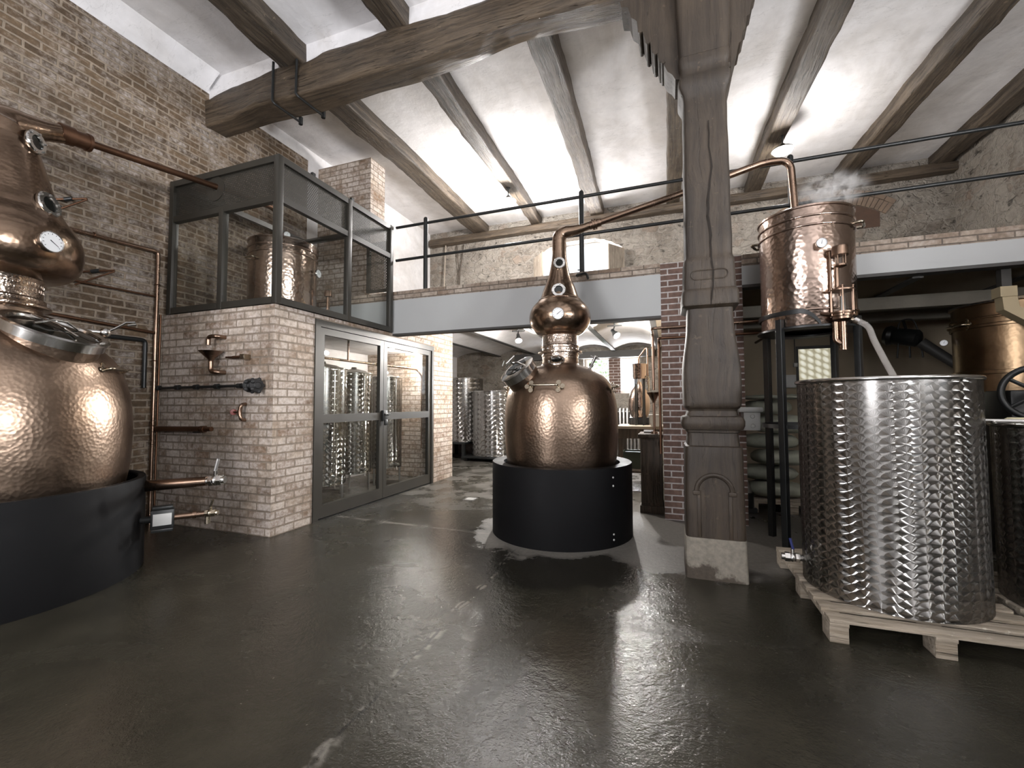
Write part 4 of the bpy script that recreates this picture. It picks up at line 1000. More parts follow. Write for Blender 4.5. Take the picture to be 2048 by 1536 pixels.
# ---- double glass door of the booth
def booth_door():
    y0, y1, zt = 4.245, 7.135, 2.525; x0, x1 = BX-.10, BX+.012
    o = MB().box(x0, y0, 0, x1, y0+.085, zt).build('door_1', M['cage_paint']); struct(o)
    MB().box(x0, y0+.085, zt-.085, x1, y1-.06, zt).build('door_head', M['cage_paint'], o)
    MB().box(x0, y1-.06, 0, x1, y1, zt).build('door_jamb', M['cage_paint'], o)
    MB().box(x0, y0+.085, 0, x1-.02, y1-.06, .012).build('threshold', M['black_iron'], o)
    ym = 5.655
    for a, b in ((y0+.09, ym-.004), (ym+.004, y1-.064)):
        w = .085; f = MB(); xa, xb = BX-.07, BX-.012; zb, zz = .02, zt-.09
        f.box(xa, a, zb, xb, a+w, zz).box(xa, b-w, zb, xb, b, zz).box(xa, a+w, zb, xb, b-w, zb+.16).box(xa, a+w, zz-w, xb, b-w, zz).box(xa, a+w, 1.215, xb, b-w, 1.325)
        lf = f.build('door_leaf', M['cage_paint'], o)
        MB().box(BX-.045, a+w, zb+.16, BX-.038, b-w, 1.215).build('glass_pane', M['glass'], lf)
        MB().box(BX-.045, a+w, 1.325, BX-.038, b-w, zz-w).build('glass_pane', M['glass'], lf)
    h = MB(); h.box(BX-.012, ym-.045, 1.20, BX+.03, ym+.05, 1.36, .006); h.cyl((BX+.02, ym+.03, 1.30), (BX+.075, ym+.03, 1.30), .02); h.cyl((BX+.06, ym-.06, 1.30), (BX+.06, ym+.06, 1.30), .016); h.box(BX+.02, ym-.03, 1.13, BX+.055, ym+.03, 1.22, .008)
    h.build('door_lock', M['black_iron'], o)
booth_door()
# ---- vats and pipework inside the booth
def booth_vat(c, R, z1, label, mat='swirl_small', legs=True):
    t = vat('storage_vat', c, R, .30, z1, label, mat, 'vat', None, .010, 64)
    MB().lathe([(R-.01, z1), (R*.6, z1+.05), (.06, z1+.08), (.05, z1+.11), (0, z1+.11)], (c[0], c[1], 0), 48).build('domed_lid', M['steel'], t)
    for k in range(3):
        a = 2*pi*k/3+.4; p = Vector((c[0]+cos(a)*R*.9, c[1]+sin(a)*R*.9, 0)); MB().cyl(p, p+Vector((0, 0, .36)), .018).build('leg', M['steel_dull'], t)
    d = Vector((1, -.35, 0)).normalized(); p = Vector((c[0], c[1], .38))+d*(R-.01)
    lever_valve(t, p, d, .018, 'drain_valve', 'steel', 'steel_dull', .14, (0, 0, -1))
    m = MB(); p = Vector((c[0], c[1], 0))+d*(R+.025); m.cyl(p+Vector((0, 0, .5)), p+Vector((0, 0, z1-.05)), .010); m.build('level_tube', M['steel'], t)
    return t
booth_vat((-4.84, 5.10), .35, 1.98, 'swirl-polished storage vat behind the left glass door leaf, nearest the hinge')
booth_vat((-5.10, 6.12), .29, 1.98, 'swirl-polished storage vat behind the glass doors, second from the front')
booth_vat((-5.0, 6.86), .30, 1.95, 'swirl-polished storage vat behind the right glass door leaf, farthest in')
def coupling_pipes():
    o = MB().tube(fillet([(-4.80, 4.86, 2.08), (-4.65, 4.9, 2.12), (-4.55, 7.2, 2.12), (-4.55, 7.4, 2.0), (-4.55, 7.4, .6)], .06, 5), .018, 12).build('copper_pipe_run', M['copper_pipe'])
    tag(o, 'thin copper pipe running level above the storage vats inside the booth', 'pipe')
    MB().cyl((-4.62, 5.4, 2.12), (-4.62, 5.4, 2.49), .016).cyl((-4.6, 6.3, 2.12), (-4.6, 6.3, 2.49), .016).build('riser', M['copper_pipe'], o)
    lever_valve(o, Vector((-4.59, 6.05, 2.12)), (0, 1, 0), .022, 'stop_valve', 'brass', 'steel_dull', .14)
coupling_pipes()
def proof_safe():
    c = Vector((-4.62, 4.58, 0))
    t = thing('spirit_column', (c.x, c.y, 2.05), 'small copper column with dial gauge inside the booth, top left behind glass', 'column')
    MB().lathe([(0, 2.05), (.055, 2.05), (.06, 2.06), (.06, 2.16), (.075, 2.17), (.075, 2.20), (.05, 2.21), (.05, 2.44), (.06, 2.45), (.0, 2.46)], c, 28).build('column_body', M['copper_tank'], t)
    dial(t, c+Vector((.06, -.06, 2.11)), (.7, -.7, 0), .04, .4)
    MB().cyl(c, c+Vector((0, 0, 2.06)), .018).build('support_pipe', M['steel_dull'], t)
proof_safe()
def booth_lamp():
    t = thing('bulkhead_lamp', (-4.55, 7.2, 2.50), 'small lit bulkhead lamp on the booth ceiling behind the right door leaf', 'lamp')
    MB().lathe([(0, 2.50), (.07, 2.50), (.07, 2.47), (.05, 2.46), (0, 2.46)], (-4.55, 7.2, 0), 24).build('lamp_base', M['white_plastic'], t)
    MB().lathe([(.05, 2.462), (.045, 2.43), (.0, 2.415)], (-4.55, 7.2, 0), 24).build('lamp_cover', M['lamp_glow'], t)
    l = bpy.data.lights.new('booth_lamp_light', 'POINT'); l.energy = 90; l.color = (1, .95, .9); l.shadow_soft_size = .05
    o = bpy.data.objects.new('booth_lamp_light', l); COL.objects.link(o); o.location = (-4.55, 7.2, 2.36)
booth_lamp()

# =================================================================== PIPES AND TAPS ON THE LEFT WALLS
WX = XL+.055
def pipe(name, pts, r, mat, label, cat='pipe', fil=.05, clips=()):
    o = tag(MB().tube(fillet(pts, fil, 6), r, 14).build(name, M[mat]), label, cat)
    for c, ax in clips:
        c = Vector(c); m = MB(); m.torus(c, r+.006, .006, ax, 16, 6)
        m.build('pipe_clip', M['copper_pipe_dull'], o)
    return o
pipe('copper_water_pipe', [(WX, 1.7, 3.30), (WX, 3.55, 3.365), (WX, 3.55, 0)], .022, 'copper_pipe', 'copper pipe along the old brick wall that turns down beside the pale booth', clips=[((WX, 2.9, 3.345), (0, 1, 0)), ((WX, 3.55, 2.95), (0, 0, 1)), ((WX, 3.55, 2.0), (0, 0, 1)), ((WX, 3.55, 1.2), (0, 0, 1))])
pipe('copper_water_pipe', [(WX, 1.9, 2.78), (WX, 3.53, 2.80)], .012, 'copper_pipe_dull', 'thin level copper pipe on the old brick wall, behind the onion of left still')
pipe('copper_water_pipe', [(WX+.01, 1.9, 2.43), (WX+.01, 3.53, 2.345)], .018, 'copper_pipe_dull', 'copper pipe on the old brick wall level with the left still hatch')
pipe('iron_pipe', [(WX, 2.0, 2.235), (WX, 3.44, 2.24), (WX, 3.44, 1.66)], .024, 'black_iron', 'dark iron pipe elbowing down the old brick wall next to the booth')
pipe('conduit_pipe', [(XL+.02, 3.62, 2.59), (XL+.02, 3.62, 0.0)], .012, 'copper_pipe_dull', 'thin conduit in the corner between old brick and pale booth')
def wall_bracket(y, z, L, label):
    t = thing('wall_bracket', (XL, y, z), label, 'bracket', 'wall brackets behind the still')
    MB().tube([(XL+.0, y, z), (XL+.22, y+L, z+.06)], .012, 8).build('bracket_arm', M['copper_pipe_dull'], t)
    MB().tube([(XL+.0, y, z-.14), (XL+.22, y+L, z+.05)], .010, 8).build('bracket_strut', M['copper_pipe_dull'], t)
    m = MB(); m.cyl((XL+.08, y+L*.4, z+.02), (XL+.13, y+L*.6, z+.04), .022); m.build('bracket_valve', M['black_iron'], t)
wall_bracket(2.55, 3.60, .20, 'dark pipe bracket on the old brick wall, the upper of two')
wall_bracket(2.78, 2.90, .24, 'dark pipe bracket on the old brick wall, the lower of two')
BY = BF
def funnel_tap():
    t = thing('tundish_funnel', (-5.0, BY, 1.95), 'copper spout over a small funnel drain on the pale booth wall', 'funnel')
    x = -5.0; y = BY-.10
    MB().tube(fillet([(x+.09, BY, 2.245), (x+.09, y, 2.245), (x-.05, y, 2.25), (x-.05, y, 2.15)], .05, 6), .024, 14).build('spout', M['copper_pipe'], t)
    MB().lathe([(.02, 1.955), (.024, 1.985), (.125, 2.075), (.130, 2.075), (.03, 1.98), (.026, 1.955)], (x, y, 0), 32).build('funnel_bowl', M['copper_pipe'], t)
    MB().tube(fillet([(x, y, 1.97), (x, y, 1.84), (x+.09, y, 1.83), (x+.10, BY, 1.83)], .05, 6), .026, 14).build('trap', M['copper_pipe'], t)
funnel_tap()
def small_cock(): 
    t = thing('sampling_cock', (-4.52, BY, 1.99), 'short brass cock with wooden grip pointing left on the pale booth wall', 'tap')
    MB().box(-4.56, BY-.09, 1.965, -4.49, BY, 2.025, .008).build('cock_body', M['brass'], t)
    MB().tube([(-4.56, BY-.05, 1.995), (-4.70, BY-.06, 1.995)], .018, 12).tube([(-4.70, BY-.06, 1.995), (-4.81, BY-.06, 2.0)], [.014, .010], 12).build('grip', M['copper_pipe_dull'], t)
small_cock()
def rod_valves():
    t = thing('valve_rod', (-5.3, BY, 1.665), 'black horizontal rod with couplings and two hand knobs across the pale booth wall', 'valve')
    y = BY-.07
    MB().cyl((XL+.02, y, 1.66), (-4.44, y, 1.668), .016).build('rod', M['black_iron'], t)
    for x in (-5.955, -5.60, -5.275, -4.93, -4.57):
        m = MB(); m.cyl((x-.028, y, 1.665), (x+.028, y, 1.665), .030, None, 12); m.cyl((x, y, 1.665), (x, BY, 1.665), .013, None, 8); m.build('coupling', M['black_iron'], t)
    for x in (-4.385, -4.285):
        m = MB(); m.lathe([(0, -.035), (.03, -.035), (.032, -.022), (.07, -.018), (.078, 0), (.07, .018), (.04, .022), (.03, .035), (0, .037)], (x, y-.02, 1.665), 20, (1, -.25, 0))
        for k in range(5):
            a = 2*pi*k/5; m.sphere((x+.01, y-.02+cos(a)*.07, 1.665+sin(a)*.07), .022, (1, 1, 1), 8)
        m.build('hand_knob', M['rubber'], t)
rod_valves()
def tee_valve():
    t = thing('branch_valve', (-4.57, BY, 1.37), 'small curved copper branch with red wheel on the pale booth wall', 'valve')
    y = BY-.06
    MB().tube(fillet([(-4.555, BY, 1.46), (-4.545, y, 1.455), (-4.565, y-.01, 1.37), (-4.545, y, 1.285), (-4.56, BY, 1.28)], .04, 5), .020, 12).build('branch', M['copper_pipe'], t)
    MB().cyl((-4.565, y, 1.37), (-4.66, y, 1.37), .012).build('stem', M['brass'], t)
    MB().lathe([(0, -.01), (.034, -.01), (.034, .01), (0, .012)], (-4.67, y, 1.37), 16, (1, -.5, 0)).build('wheel', M['red_handle'], t)
tee_valve()
def dark_spigot():
    t = thing('hose_spigot', (-5.5, BY, 1.165), 'dark stout pipe lying along the lower part of pale booth wall', 'pipe')
    MB().cyl((-5.95, BY-.07, 1.16), (-5.18, BY-.07, 1.17), .032).build('pipe_body', M['copper_pipe_dull'], t)
    MB().cyl((-5.20, BY-.07, 1.17), (-5.0, BY-.07, 1.172), .026).cyl((-5.16, BY-.07, 1.17), (-5.11, BY-.07, 1.17), .042, None, 6).build('nozzle', M['copper_pipe_dull'], t)
    for x in (-5.8, -5.3): MB().box(x-.015, BY-.07, 1.125, x+.015, BY, 1.15).build('holder', M['black_iron'], t)
dark_spigot()
def parapet_tap():
    t = thing('wall_tap', (-1.1, 5.85, 3.19), 'dark outside tap with lever on the brick parapet, right of the still neck', 'tap')
    MB().tube(fillet([(-1.16, 5.852, 3.195), (-1.16, 5.78, 3.195), (-1.02, 5.77, 3.20), (-1.0, 5.77, 3.12)], .03, 4), .016, 10).build('tap_body', M['black_iron'], t)
    MB().tube([(-1.06, 5.775, 3.215), (-1.06, 5.775, 3.25), (-1.14, 5.77, 3.255)], .008, 8).build('lever', M['black_iron'], t)
parapet_tap()

# =================================================================== THE STORE UNDER THE LOFT (RIGHT)
def sack(c, L, W, H, rot, label, seed):
    rings = []; n = 28; R = Matrix.Rotation(rot, 3, 'Z')
    for k in range(17):
        t = k/16; x = (t-.5)*L
        e = max(.0, 1-(abs(2*t-1))**3.2)**.5; wy = W/2*(.80*e+.20*(1 if 0 < k < 16 else .75)); hz = H/2*max(.06, e)
        ring = []
        for i in range(n):
            a = 2*pi*i/n; y = wy*abs(cos(a))**.75*(1 if cos(a) > 0 else -1); z = hz*abs(sin(a))**.75*(1 if sin(a) > 0 else -1)
            nn = noise.noise(Vector((x*6+seed*5, y*6, z*8)))*.022+noise.noise(Vector((x*20+seed, y*20, z*20)))*.006
            q = R @ Vector((x, y*(1+nn*2), z+nn*(1 if z > 0 else .2))); ring.append(Vector(c)+Vector((0, 0, H/2))+q)
        rings.append(ring)
    o = MB().rings(rings).build('grain_sack', M['sack_cloth'], ang=60)
    return tag(o, label, 'sack', 'grain sacks stacked in the store')
pallet('wooden_pallet', .98, 2.0, 6.62, 7.62, 'dim wooden pallet under the pile of grain sacks', 7)
SK = ['grain sack at the very bottom of the pile, on the pallet', 'grain sack second from the bottom of the pile', 'grain sack third from the bottom of the pile', 'grain sack in the middle of the pile, fourth up',
      'plump grain sack near the top with its end sticking out to the right', 'grain sack under the topmost flat one', 'flat empty sack lying on top of the pile']
zs = [.15, .37, .59, .81, 1.03, 1.29, 1.50]
sx = [1.35, 1.33, 1.36, 1.34, 1.42, 1.28, 1.32]
for i in range(7):
    H = [.21, .21, .21, .21, .25, .20, .06][i]
    sack((sx[i]+[0, -.05, .06, -.03, .04, 0, .02][i], 7.05+.05*(i % 2), zs[i]), [.74, .74, .72, .74, .82, .62, .8][i], .50, H, [.12, -.22, .16, -.18, .10, .3, -.15][i], SK[i], i)
def grey_hopper():
    t = thing('grey_tub', (.91, 5.80, 1.14), 'light grey plastic tub hung on the front of the red brick pillar', 'tub')
    x0, x1, y0, y1, z0, z1 = .80, .965, 5.64, 5.855, 1.14, 1.345
    MB().prism([(x0, z0), (x1-.005, z0), (x1, z1), (x0-.005, z1)], 'y', y0, y1).build('tub_body', M['grey_plastic'], t)
    MB().box(x0-.06, y0-.02, z1, x1+.03, y1, z1+.06, .018).build('rim', M['grey_plastic'], t)
    m = MB(); m.lathe([(.017, 0), (.022, .003), (.026, 0)], (x0+.085, y0-.001, z0+.16), 20, (0, -1, 0)).lathe([(.017, 0), (.022, .003), (.026, 0)], (x0+.085, y0-.001, z0+.05), 20, (0, -1, 0)); m.build('round_marks', M['grey_plastic'], t)
grey_hopper()
def pump():
    t = thing('transfer_pump', (.94, 6.15, 0), 'small steel pump with upturned pipe mouth in the dark behind the carved post', 'pump')
    MB().box(.80, 5.95+.6, 0, 1.06, 6.4+.3, .06, .01).build('foot', M['black_iron'], t)
    MB().cyl((.93, 6.63, .06), (.93, 6.63, .26), .10).build('motor', M['black_iron'], t)
    MB().tube([(.93, 6.63, .22), (.915, 6.60, .36), (.86, 6.54, .52)], [.085, .07, .05], 20).build('housing', M['steel_dull'], t)
    m = MB(); d = Vector((-.055, -.06, .16)).normalized(); p = Vector((.86, 6.54, .52)); m.lathe([(.04, 0), (.065, 0), (.065, .02), (.05, .022), (.05, .05), (.06, .052), (.06, .07), (.045, .07), (.045, .02)], p-d*.02, 24, d); m.build('pipe_mouth', M['steel'], t)
pump()
def box_on(name, x0, x1, y0, y1, z0, z1, mat, label, cat, parts=()):
    t = thing(name, ((x0+x1)/2, y1, z0), label, cat)
    MB().box(x0, y0, z0, x1, y1, z1, .006).build('housing', M[mat], t)
    for nm, b, mm in parts: MB().box(*b, .002).build(nm, M[mm], t)
box_on('junction_box', 1.90, 2.10, 8.92, 9.0, 1.72, 1.95, 'white_plastic', 'white electric box on the beige store wall below the small switch', 'electric box', [('cover', (1.905, 8.912, 1.73, 2.095, 8.92, 1.94), 'white_plastic')])
box_on('switch_box', 2.075, 2.135, 8.94, 9.0, 2.09, 2.16, 'grey_plastic', 'small switch with a hanging cable left of the glass block window', 'switch', [('rocker', (2.09, 8.93, 2.105, 2.12, 8.94, 2.145), 'white_plastic'), ('cable', (2.10, 8.985, 2.16, 2.112, 8.998, 2.66), 'rubber')])
def mash_tun():
    c = Vector((3.70, 6.55, 0)); R = .52
    t = thing('mash_tun', (c.x, c.y, 0), 'big dull copper mash tun at the right edge behind the swirl-polished vats', 'tun')
    MB().lathe([(0, 1.2), (R*.8, 1.25), (R*.97, 1.40), (R, 1.5), (R, 1.76), (R+.02, 1.765), (R+.02, 1.80), (R, 1.805), (R, 2.28), (R+.02, 2.285), (R+.02, 2.31), (R, 2.32), (R, 2.375), (R+.015, 2.38), (R+.015, 2.39), (R, 2.40), (R, 2.53), (R+.02, 2.54), (R+.02, 2.56), (R-.01, 2.56), (R-.01, 2.3), (0, 2.29)], c, 96).build('tun_body', M['copper_dark'], t)
    MB().torus(c+Vector((0, 0, 2.55)), R+.008, .014, seg=72).build('rim', M['black_iron'], t)
    toc = -c.copy(); toc.normalize(); rt = Vector((-toc.y, toc.x, 0))
    at = lambda rel, r, z: c+(toc*cos(rel)+rt*sin(rel))*r+Vector((0, 0, z))
    dial(t, at(radians(-78), R+.07, 2.17), toc, .038, .4)
    clover_handle(t, at(radians(-75), R+.06, 2.335), at(radians(-45), R+.06, 2.335), toc*cos(radians(-60))+rt*sin(radians(-60)), 'brass', .012)
    for k in range(3):
        a = 2*pi*k/3+.5; p = c+Vector((cos(a), sin(a), 0))*R*.8; MB().cyl(p, p+Vector((0, 0, 1.32)), .035).build('leg', M['black_iron'], t)
mash_tun()
def chute():
    t = thing('grain_chute', (3.337, 6.05, 2.86), 'beige square metal chute hanging from the ceiling in front of the mash tun', 'chute')
    def sq(c, d, w, dp): 
        return [Vector(c)+Vector((a*w/2*d[0], b*dp/2, a*w/2*d[1])) for a, b in ((-1, -1), (1, -1), (1, 1), (-1, 1))]
    MB().rings([sq((3.337, 6.05, 2.66), (1, 0), .135, .14), sq((3.337, 6.05, 2.553), (1, 0), .135, .14)]).build('collar', M['duct_paint'], t, 20)
    MB().rings([sq((3.347, 6.05, 2.553), (1, 0), .12, .12), sq((3.347, 6.03, 2.426), (.95, .2), .13, .12), sq((3.80, 5.80, 1.98), (.66, .75), .15, .12)]).build('sloping_duct', M['duct_paint'], t, 20)
    MB().box(3.30, 6.01, 2.66, 3.38, 6.09, 2.86).build('hanger_neck', M['dark_joist'], t)
chute()
def flywheel():
    t = thing('mill_flywheel', (2.99, 5.1, 0), 'dark spoked flywheel of a mill behind the low vat at right edge', 'flywheel')
    c = Vector((2.98, 5.05, 1.53)); ax = Vector((-.42, -1, 0)).normalized(); n_, u, v = basis(ax)
    MB().torus(c, .225, .026, ax, 48, 10).build('rim', M['black_iron'], t)
    m = MB(); m.lathe([(0, -.04), (.035, -.04), (.035, .04), (0, .04)], c, 16, ax)
    for k in range(5):
        a = 2*pi*k/5; m.tube([c, c+(u*cos(a)+v*sin(a))*.22], .016, 8)
    m.build('spokes', M['black_iron'], t)
    MB().cyl(c+ax*.04, c-ax*.45, .02).build('shaft', M['steel_dull'], t)
    MB().box(2.90, 5.25, 0, 3.30, 5.62, 1.56, .02).build('mill_housing', M['black_iron'], t)
flywheel()
def agitator():
    t = thing('agitator_motor', (3.42, 8.0, 2.68), 'dark agitator motor with looped cable hanging under the pale joist in the store', 'motor')
    c = Vector((3.26, 7.9, 2.40)); d = Vector((.75, -.6, -.25)).normalized()
    MB().lathe([(0, -.20), (.10, -.19), (.125, -.15), (.125, .12), (.10, .15), (.05, .17), (0, .17)], c, 32, d).build('motor_body', M['black_iron'], t)
    MB().lathe([(.05, .0), (.13, .0), (.15, .05), (.13, .10), (.05, .10)], c-d*.25, 28, d).build('gear_housing', M['black_iron'], t)
    MB().cyl(c+d*.12+Vector((.04, 0, -.06)), c+Vector((.62, -.3, -.62)), .075, .055).build('shaft_tube', M['dark_joist'], t)
    MB().tube([c+Vector((0, 0, .1)), (3.26, 7.98, 2.67)], .018, 10).build('hanger', M['black_iron'], t)
    MB().tube(spl([c+Vector((-.1, 0, .1)), c+Vector((-.06, 0, .24)), c+Vector((.08, 0, .25)), c+Vector((.14, 0, .08))], 6), .010, 8).build('cable', M['rubber'], t)
    for k in range(3): MB().cyl(c+Vector((-.1+.13*k, 0, -.08)), c+Vector((-.12+.15*k, 0, -.30)), .012).build('stirrer_leg', M['black_iron'], t)
agitator()
# long horizontal pipes crossing the brick pillar towards the store
pipe('copper_supply_pipe', [(-.205, 6.17, 1.63), (-.205, 6.17, 2.40), (-.205, 5.80, 2.405), (1.25, 5.80, 2.42), (1.25, 6.9, 2.44)], .018, 'copper_pipe', 'copper pipe crossing the brick pillar, the upper one, rising from the funnel', 'pipe', .06)
pipe('copper_supply_pipe', [(-.122, 5.99, .80), (-.122, 5.99, 2.27), (-.122, 5.82, 2.28), (1.15, 5.82, 2.28), (1.15, 6.9, 2.30)], .017, 'copper_pipe_dull', 'copper pipe crossing the brick pillar, the lower one, running down to the cabinet', 'pipe', .06)

# =================================================================== PASSAGE AND FAR ROOM
pf = vat('floor_vat', (-4.36, 10.75), .63, .13, 1.78, 'swirl-polished steel vat on a low black plinth, right of two at the far wall', 'swirl_mid')
def plinth(x0, x1, y0, y1, z1, label, name='black_plinth'):
    t = thing(name, ((x0+x1)/2, (y0+y1)/2, 0), label, 'plinth')
    MB().box(x0, y0, z1-.05, x1, y1, z1, .005).build('top', M['black_iron'], t)
    for x in (x0+.05, x1-.13):
        for y in (y0+.05, y1-.13): MB().box(x, y, 0, x+.08, y+.08, z1-.05).build('leg', M['black_iron'], t)
plinth(-5.0, -3.75, 10.05, 11.4, .13, 'low black plinth under the right one of the far vats')
vat('floor_vat', (-5.42, 10.95), .56, .45, 2.15, 'taller swirl-polished steel vat on a black trestle beside the booth end wall', 'swirl_mid')
plinth(-6.0, -5.03, 10.3, 11.6, .45, 'black trestle carrying the taller far vat next to the booth end', 'black_trestle')
def cabinet():
    t = thing('wooden_cabinet', (-.24, 6.1, 0), 'tall narrow dark wooden cabinet against the red brick pillar', 'cabinet')
    x0, x1, y0, y1 = -.385, -.112, 6.10, 6.62
    MB().box(x0, y0, .05, x1, y1, .99, .006).build('cabinet_body', M['cabinet_wood'], t)
    MB().box(x0-.015, y0-.015, 0, x1+.012, y1, .10, .006).build('base_board', M['cabinet_wood'], t)
    MB().box(x0-.03, y0-.03, .99, x1+.015, y1, 1.045, .012).build('cabinet_top', M['cabinet_wood'], t)
    MB().box(x0+.03, y0-.008, .14, x1-.03, y0, .95, .004).build('front_panel', M['cabinet_wood'], t)
cabinet()
def pipe_funnel():
    t = thing('catch_funnel', (-.22, 6.2, 1.05), 'copper funnel on a thin standpipe above the dark wooden cabinet', 'funnel')
    c = (-.205, 6.17, 0)
    MB().lathe([(.016, 1.46), (.02, 1.49), (.085, 1.585), (.088, 1.60), (.09, 1.60), (.024, 1.485), (.02, 1.46)], c, 28).build('funnel_bowl', M['copper_pipe'], t)
    MB().tube([(-.205, 6.17, 1.06), (-.205, 6.17, 1.48)], .018, 12).cyl((-.205, 6.17, 1.047), (-.205, 6.17, 1.08), .045).build('standpipe', M['copper_pipe'], t)
    MB().cyl((-.34, 6.17, 1.075), (-.22, 6.17, 1.075), .022).build('side_valve', M['steel'], t)
pipe_funnel()
def table():
    t = thing('work_table', (-.62, 8.0, 0), 'wooden work table with the small copper alembic, behind the round black base', 'table')
    x0, x1, y0, y1 = -.87, -.10, 7.5, 8.35
    MB().box(x0, y0, 1.03, x1, y1, 1.075, .006).build('table_top', M['pallet_wood'], t)
    MB().box(x0+.02, y0+.02, .87, x1-.02, y1-.02, 1.03).build('apron', M['cabinet_wood'], t)
    for x in (x0+.04, x1-.11):
        for y in (y0+.04, y1-.11): MB().box(x, y, 0, x+.07, y+.07, .88).build('leg', M['cabinet_wood'], t)
    MB().box(x0+.05, y0+.05, .30, x1-.05, y1-.05, .33).build('lower_shelf', M['cabinet_wood'], t)
table()
def alembic():
    c = Vector((-.50, 8.05, 0))
    t = thing('alembic', (c.x, c.y, 1.075), 'small copper alembic with drum condenser on the work table by the far window', 'alembic')
    k = Vector((-.52, 8.16, 0))
    MB().lathe([(0, 1.20), (.13, 1.20), (.17, 1.28), (.19, 1.42), (.18, 1.55), (.14, 1.68), (.08, 1.76), (.05, 1.80), (.04, 1.84), (0, 1.84)], k, 40).build('pot', M['copper_tank'], t)
    MB().box(k.x-.17, k.y-.15, 1.076, k.x+.17, k.y+.15, 1.20, .01).build('burner_box', M['black_iron'], t)
    d = Vector((-.49, 7.90, 0))
    MB().lathe([(0, 1.88), (.11, 1.88), (.115, 1.90), (.118, 2.13), (.122, 2.14), (.10, 2.145), (0, 2.14)], d, 36).build('condenser_drum', M['copper_tank'], t)
    for a in (0.6, 2.2, 3.8, 5.4): MB().cyl(d+Vector((cos(a)*.09, sin(a)*.09, 1.075)), d+Vector((cos(a)*.09, sin(a)*.09, 1.885)), .012).build('stand_leg', M['black_iron'], t)
    MB().tube(fillet([k+Vector((0, 0, 1.82)), k+Vector((0, 0, 2.28)), (-.40, 8.05, 2.42), (-.36, 7.95, 2.42), (-.36, 7.93, 1.78)], .05, 5), .014, 10).build('swan_neck', M['copper_pipe'], t)
    MB().tube([d+Vector((.1, -.03, 1.93)), d+Vector((.15, -.05, 1.90)), d+Vector((.15, -.05, 1.66))], .012, 10).build('outlet', M['brass'], t)
    MB().lathe([(0, 1.077), (.045, 1.077), (.045, 1.62), (.042, 1.62), (.042, 1.09), (0, 1.09)], (-.60, 7.86, 0), 24).build('measuring_cylinder', M['glass_clear'], t)
alembic()
def white_tub():
    t = thing('white_tub', (-.33, 7.2, 1.0), 'white plastic tub behind the copper funnel, at the edge of the work table', 'tub')
    x0, x1, y0, y1, z0, z1 = -.32, -.12, 7.55, 7.72, 1.076, 1.25
    MB().prism([(x0+.015, z0), (x1-.015, z0), (x1, z1), (x0, z1)], 'y', y0, y1).build('tub_body', M['white_plastic'], t)
    MB().box(x0-.015, y0-.015, z1, x1+.015, y1+.015, z1+.02, .006).build('rim', M['white_plastic'], t)
white_tub()
def crate():
    t = thing('bottle_crate', (-.70, 7.95, .33), 'dark green plastic crate on the shelf under the work table', 'crate')
    x0, x1, y0, y1, z0, z1 = -.80, -.48, 7.83, 8.2, .33, .62
    m = MB(); m.box(x0, y0, z0, x1, y0+.02, z1).box(x0, y1-.02, z0, x1, y1, z1).box(x0, y0+.02, z0, x0+.02, y1-.02, z1).box(x1-.02, y0+.02, z0, x1, y1-.02, z1).box(x0, y0, z0, x1, y1, z0+.02)
    g = NT('green_plastic'); g.set_b(col=(.06, .075, .055), rough=.4); M['green_plastic'] = g.m
    m.build('crate_body', M['green_plastic'], t)
    MB().box(x0-.01, y0-.012, z1-.04, x1+.01, y0, z1).build('crate_rim', M['green_plastic'], t)
crate()
def radiator():
    t = thing('iron_radiator', (-1.0, 11.6, 0), 'old ribbed iron radiator under the far low window', 'radiator')
    for i in range(9): MB().box(-1.52+.09*i, 11.56, .12, -1.46+.09*i, 11.72, 1.34, .02).build('rib', M['steel_dull'], t)
    for z in (.22, 1.24): MB().cyl((-1.55, 11.64, z), (-.70, 11.64, z), .03).build('header', M['steel_dull'], t)
    for x in (-1.49, -.77): MB().box(x-.02, 11.6, 0, x+.02, 11.68, .13).build('foot', M['steel_dull'], t)
radiator()
def spot(x, y, label, d, lit, power=480):
    t = thing('track_spotlight', (x, y, 2.93), label, 'spotlight', 'spotlights in the far room')
    MB().box(x-.13, y-.015, 2.865, x+.13, y+.015, 2.885).build('mount_bar', M['black_iron'], t)
    MB().cyl((x, y, 2.885), (x, y, 2.99), .016).build('ceiling_stem', M['black_iron'], t)
    c = Vector((x, y, 2.74)); d = Vector(d).normalized()
    MB().cyl((x, y, 2.87), c-d*.06, .012).build('arm', M['black_iron'], t)
    h = MB().lathe([(0, -.10), (.03, -.095), (.035, -.03), (.06, .03), (.068, .08), (.062, .08), (.05, .03), (0, .0)], c, 24, d).build('lamp_head', M['black_iron'], t)
    if lit:
        MB().sphere(c+d*.045, .036).build('bulb', M['lamp_glow'], h)
        l = bpy.data.lights.new('spot_bulb_light', 'POINT'); l.energy = power; l.color = (1, .95, .9); l.shadow_soft_size = .05
        o = bpy.data.objects.new('spot_bulb_light', l); COL.objects.link(o); o.location = c+d*.12
    return t
spot(-2.76, 8.0, 'lit spotlight under the vaulted ceiling, left of the still neck', (.25, -.5, -.8), True, 330)
spot(-.93, 8.1, 'dark spotlight turned to the lower right under the vaulted ceiling, right of the still head', (.55, -.45, -.70), True, 230)

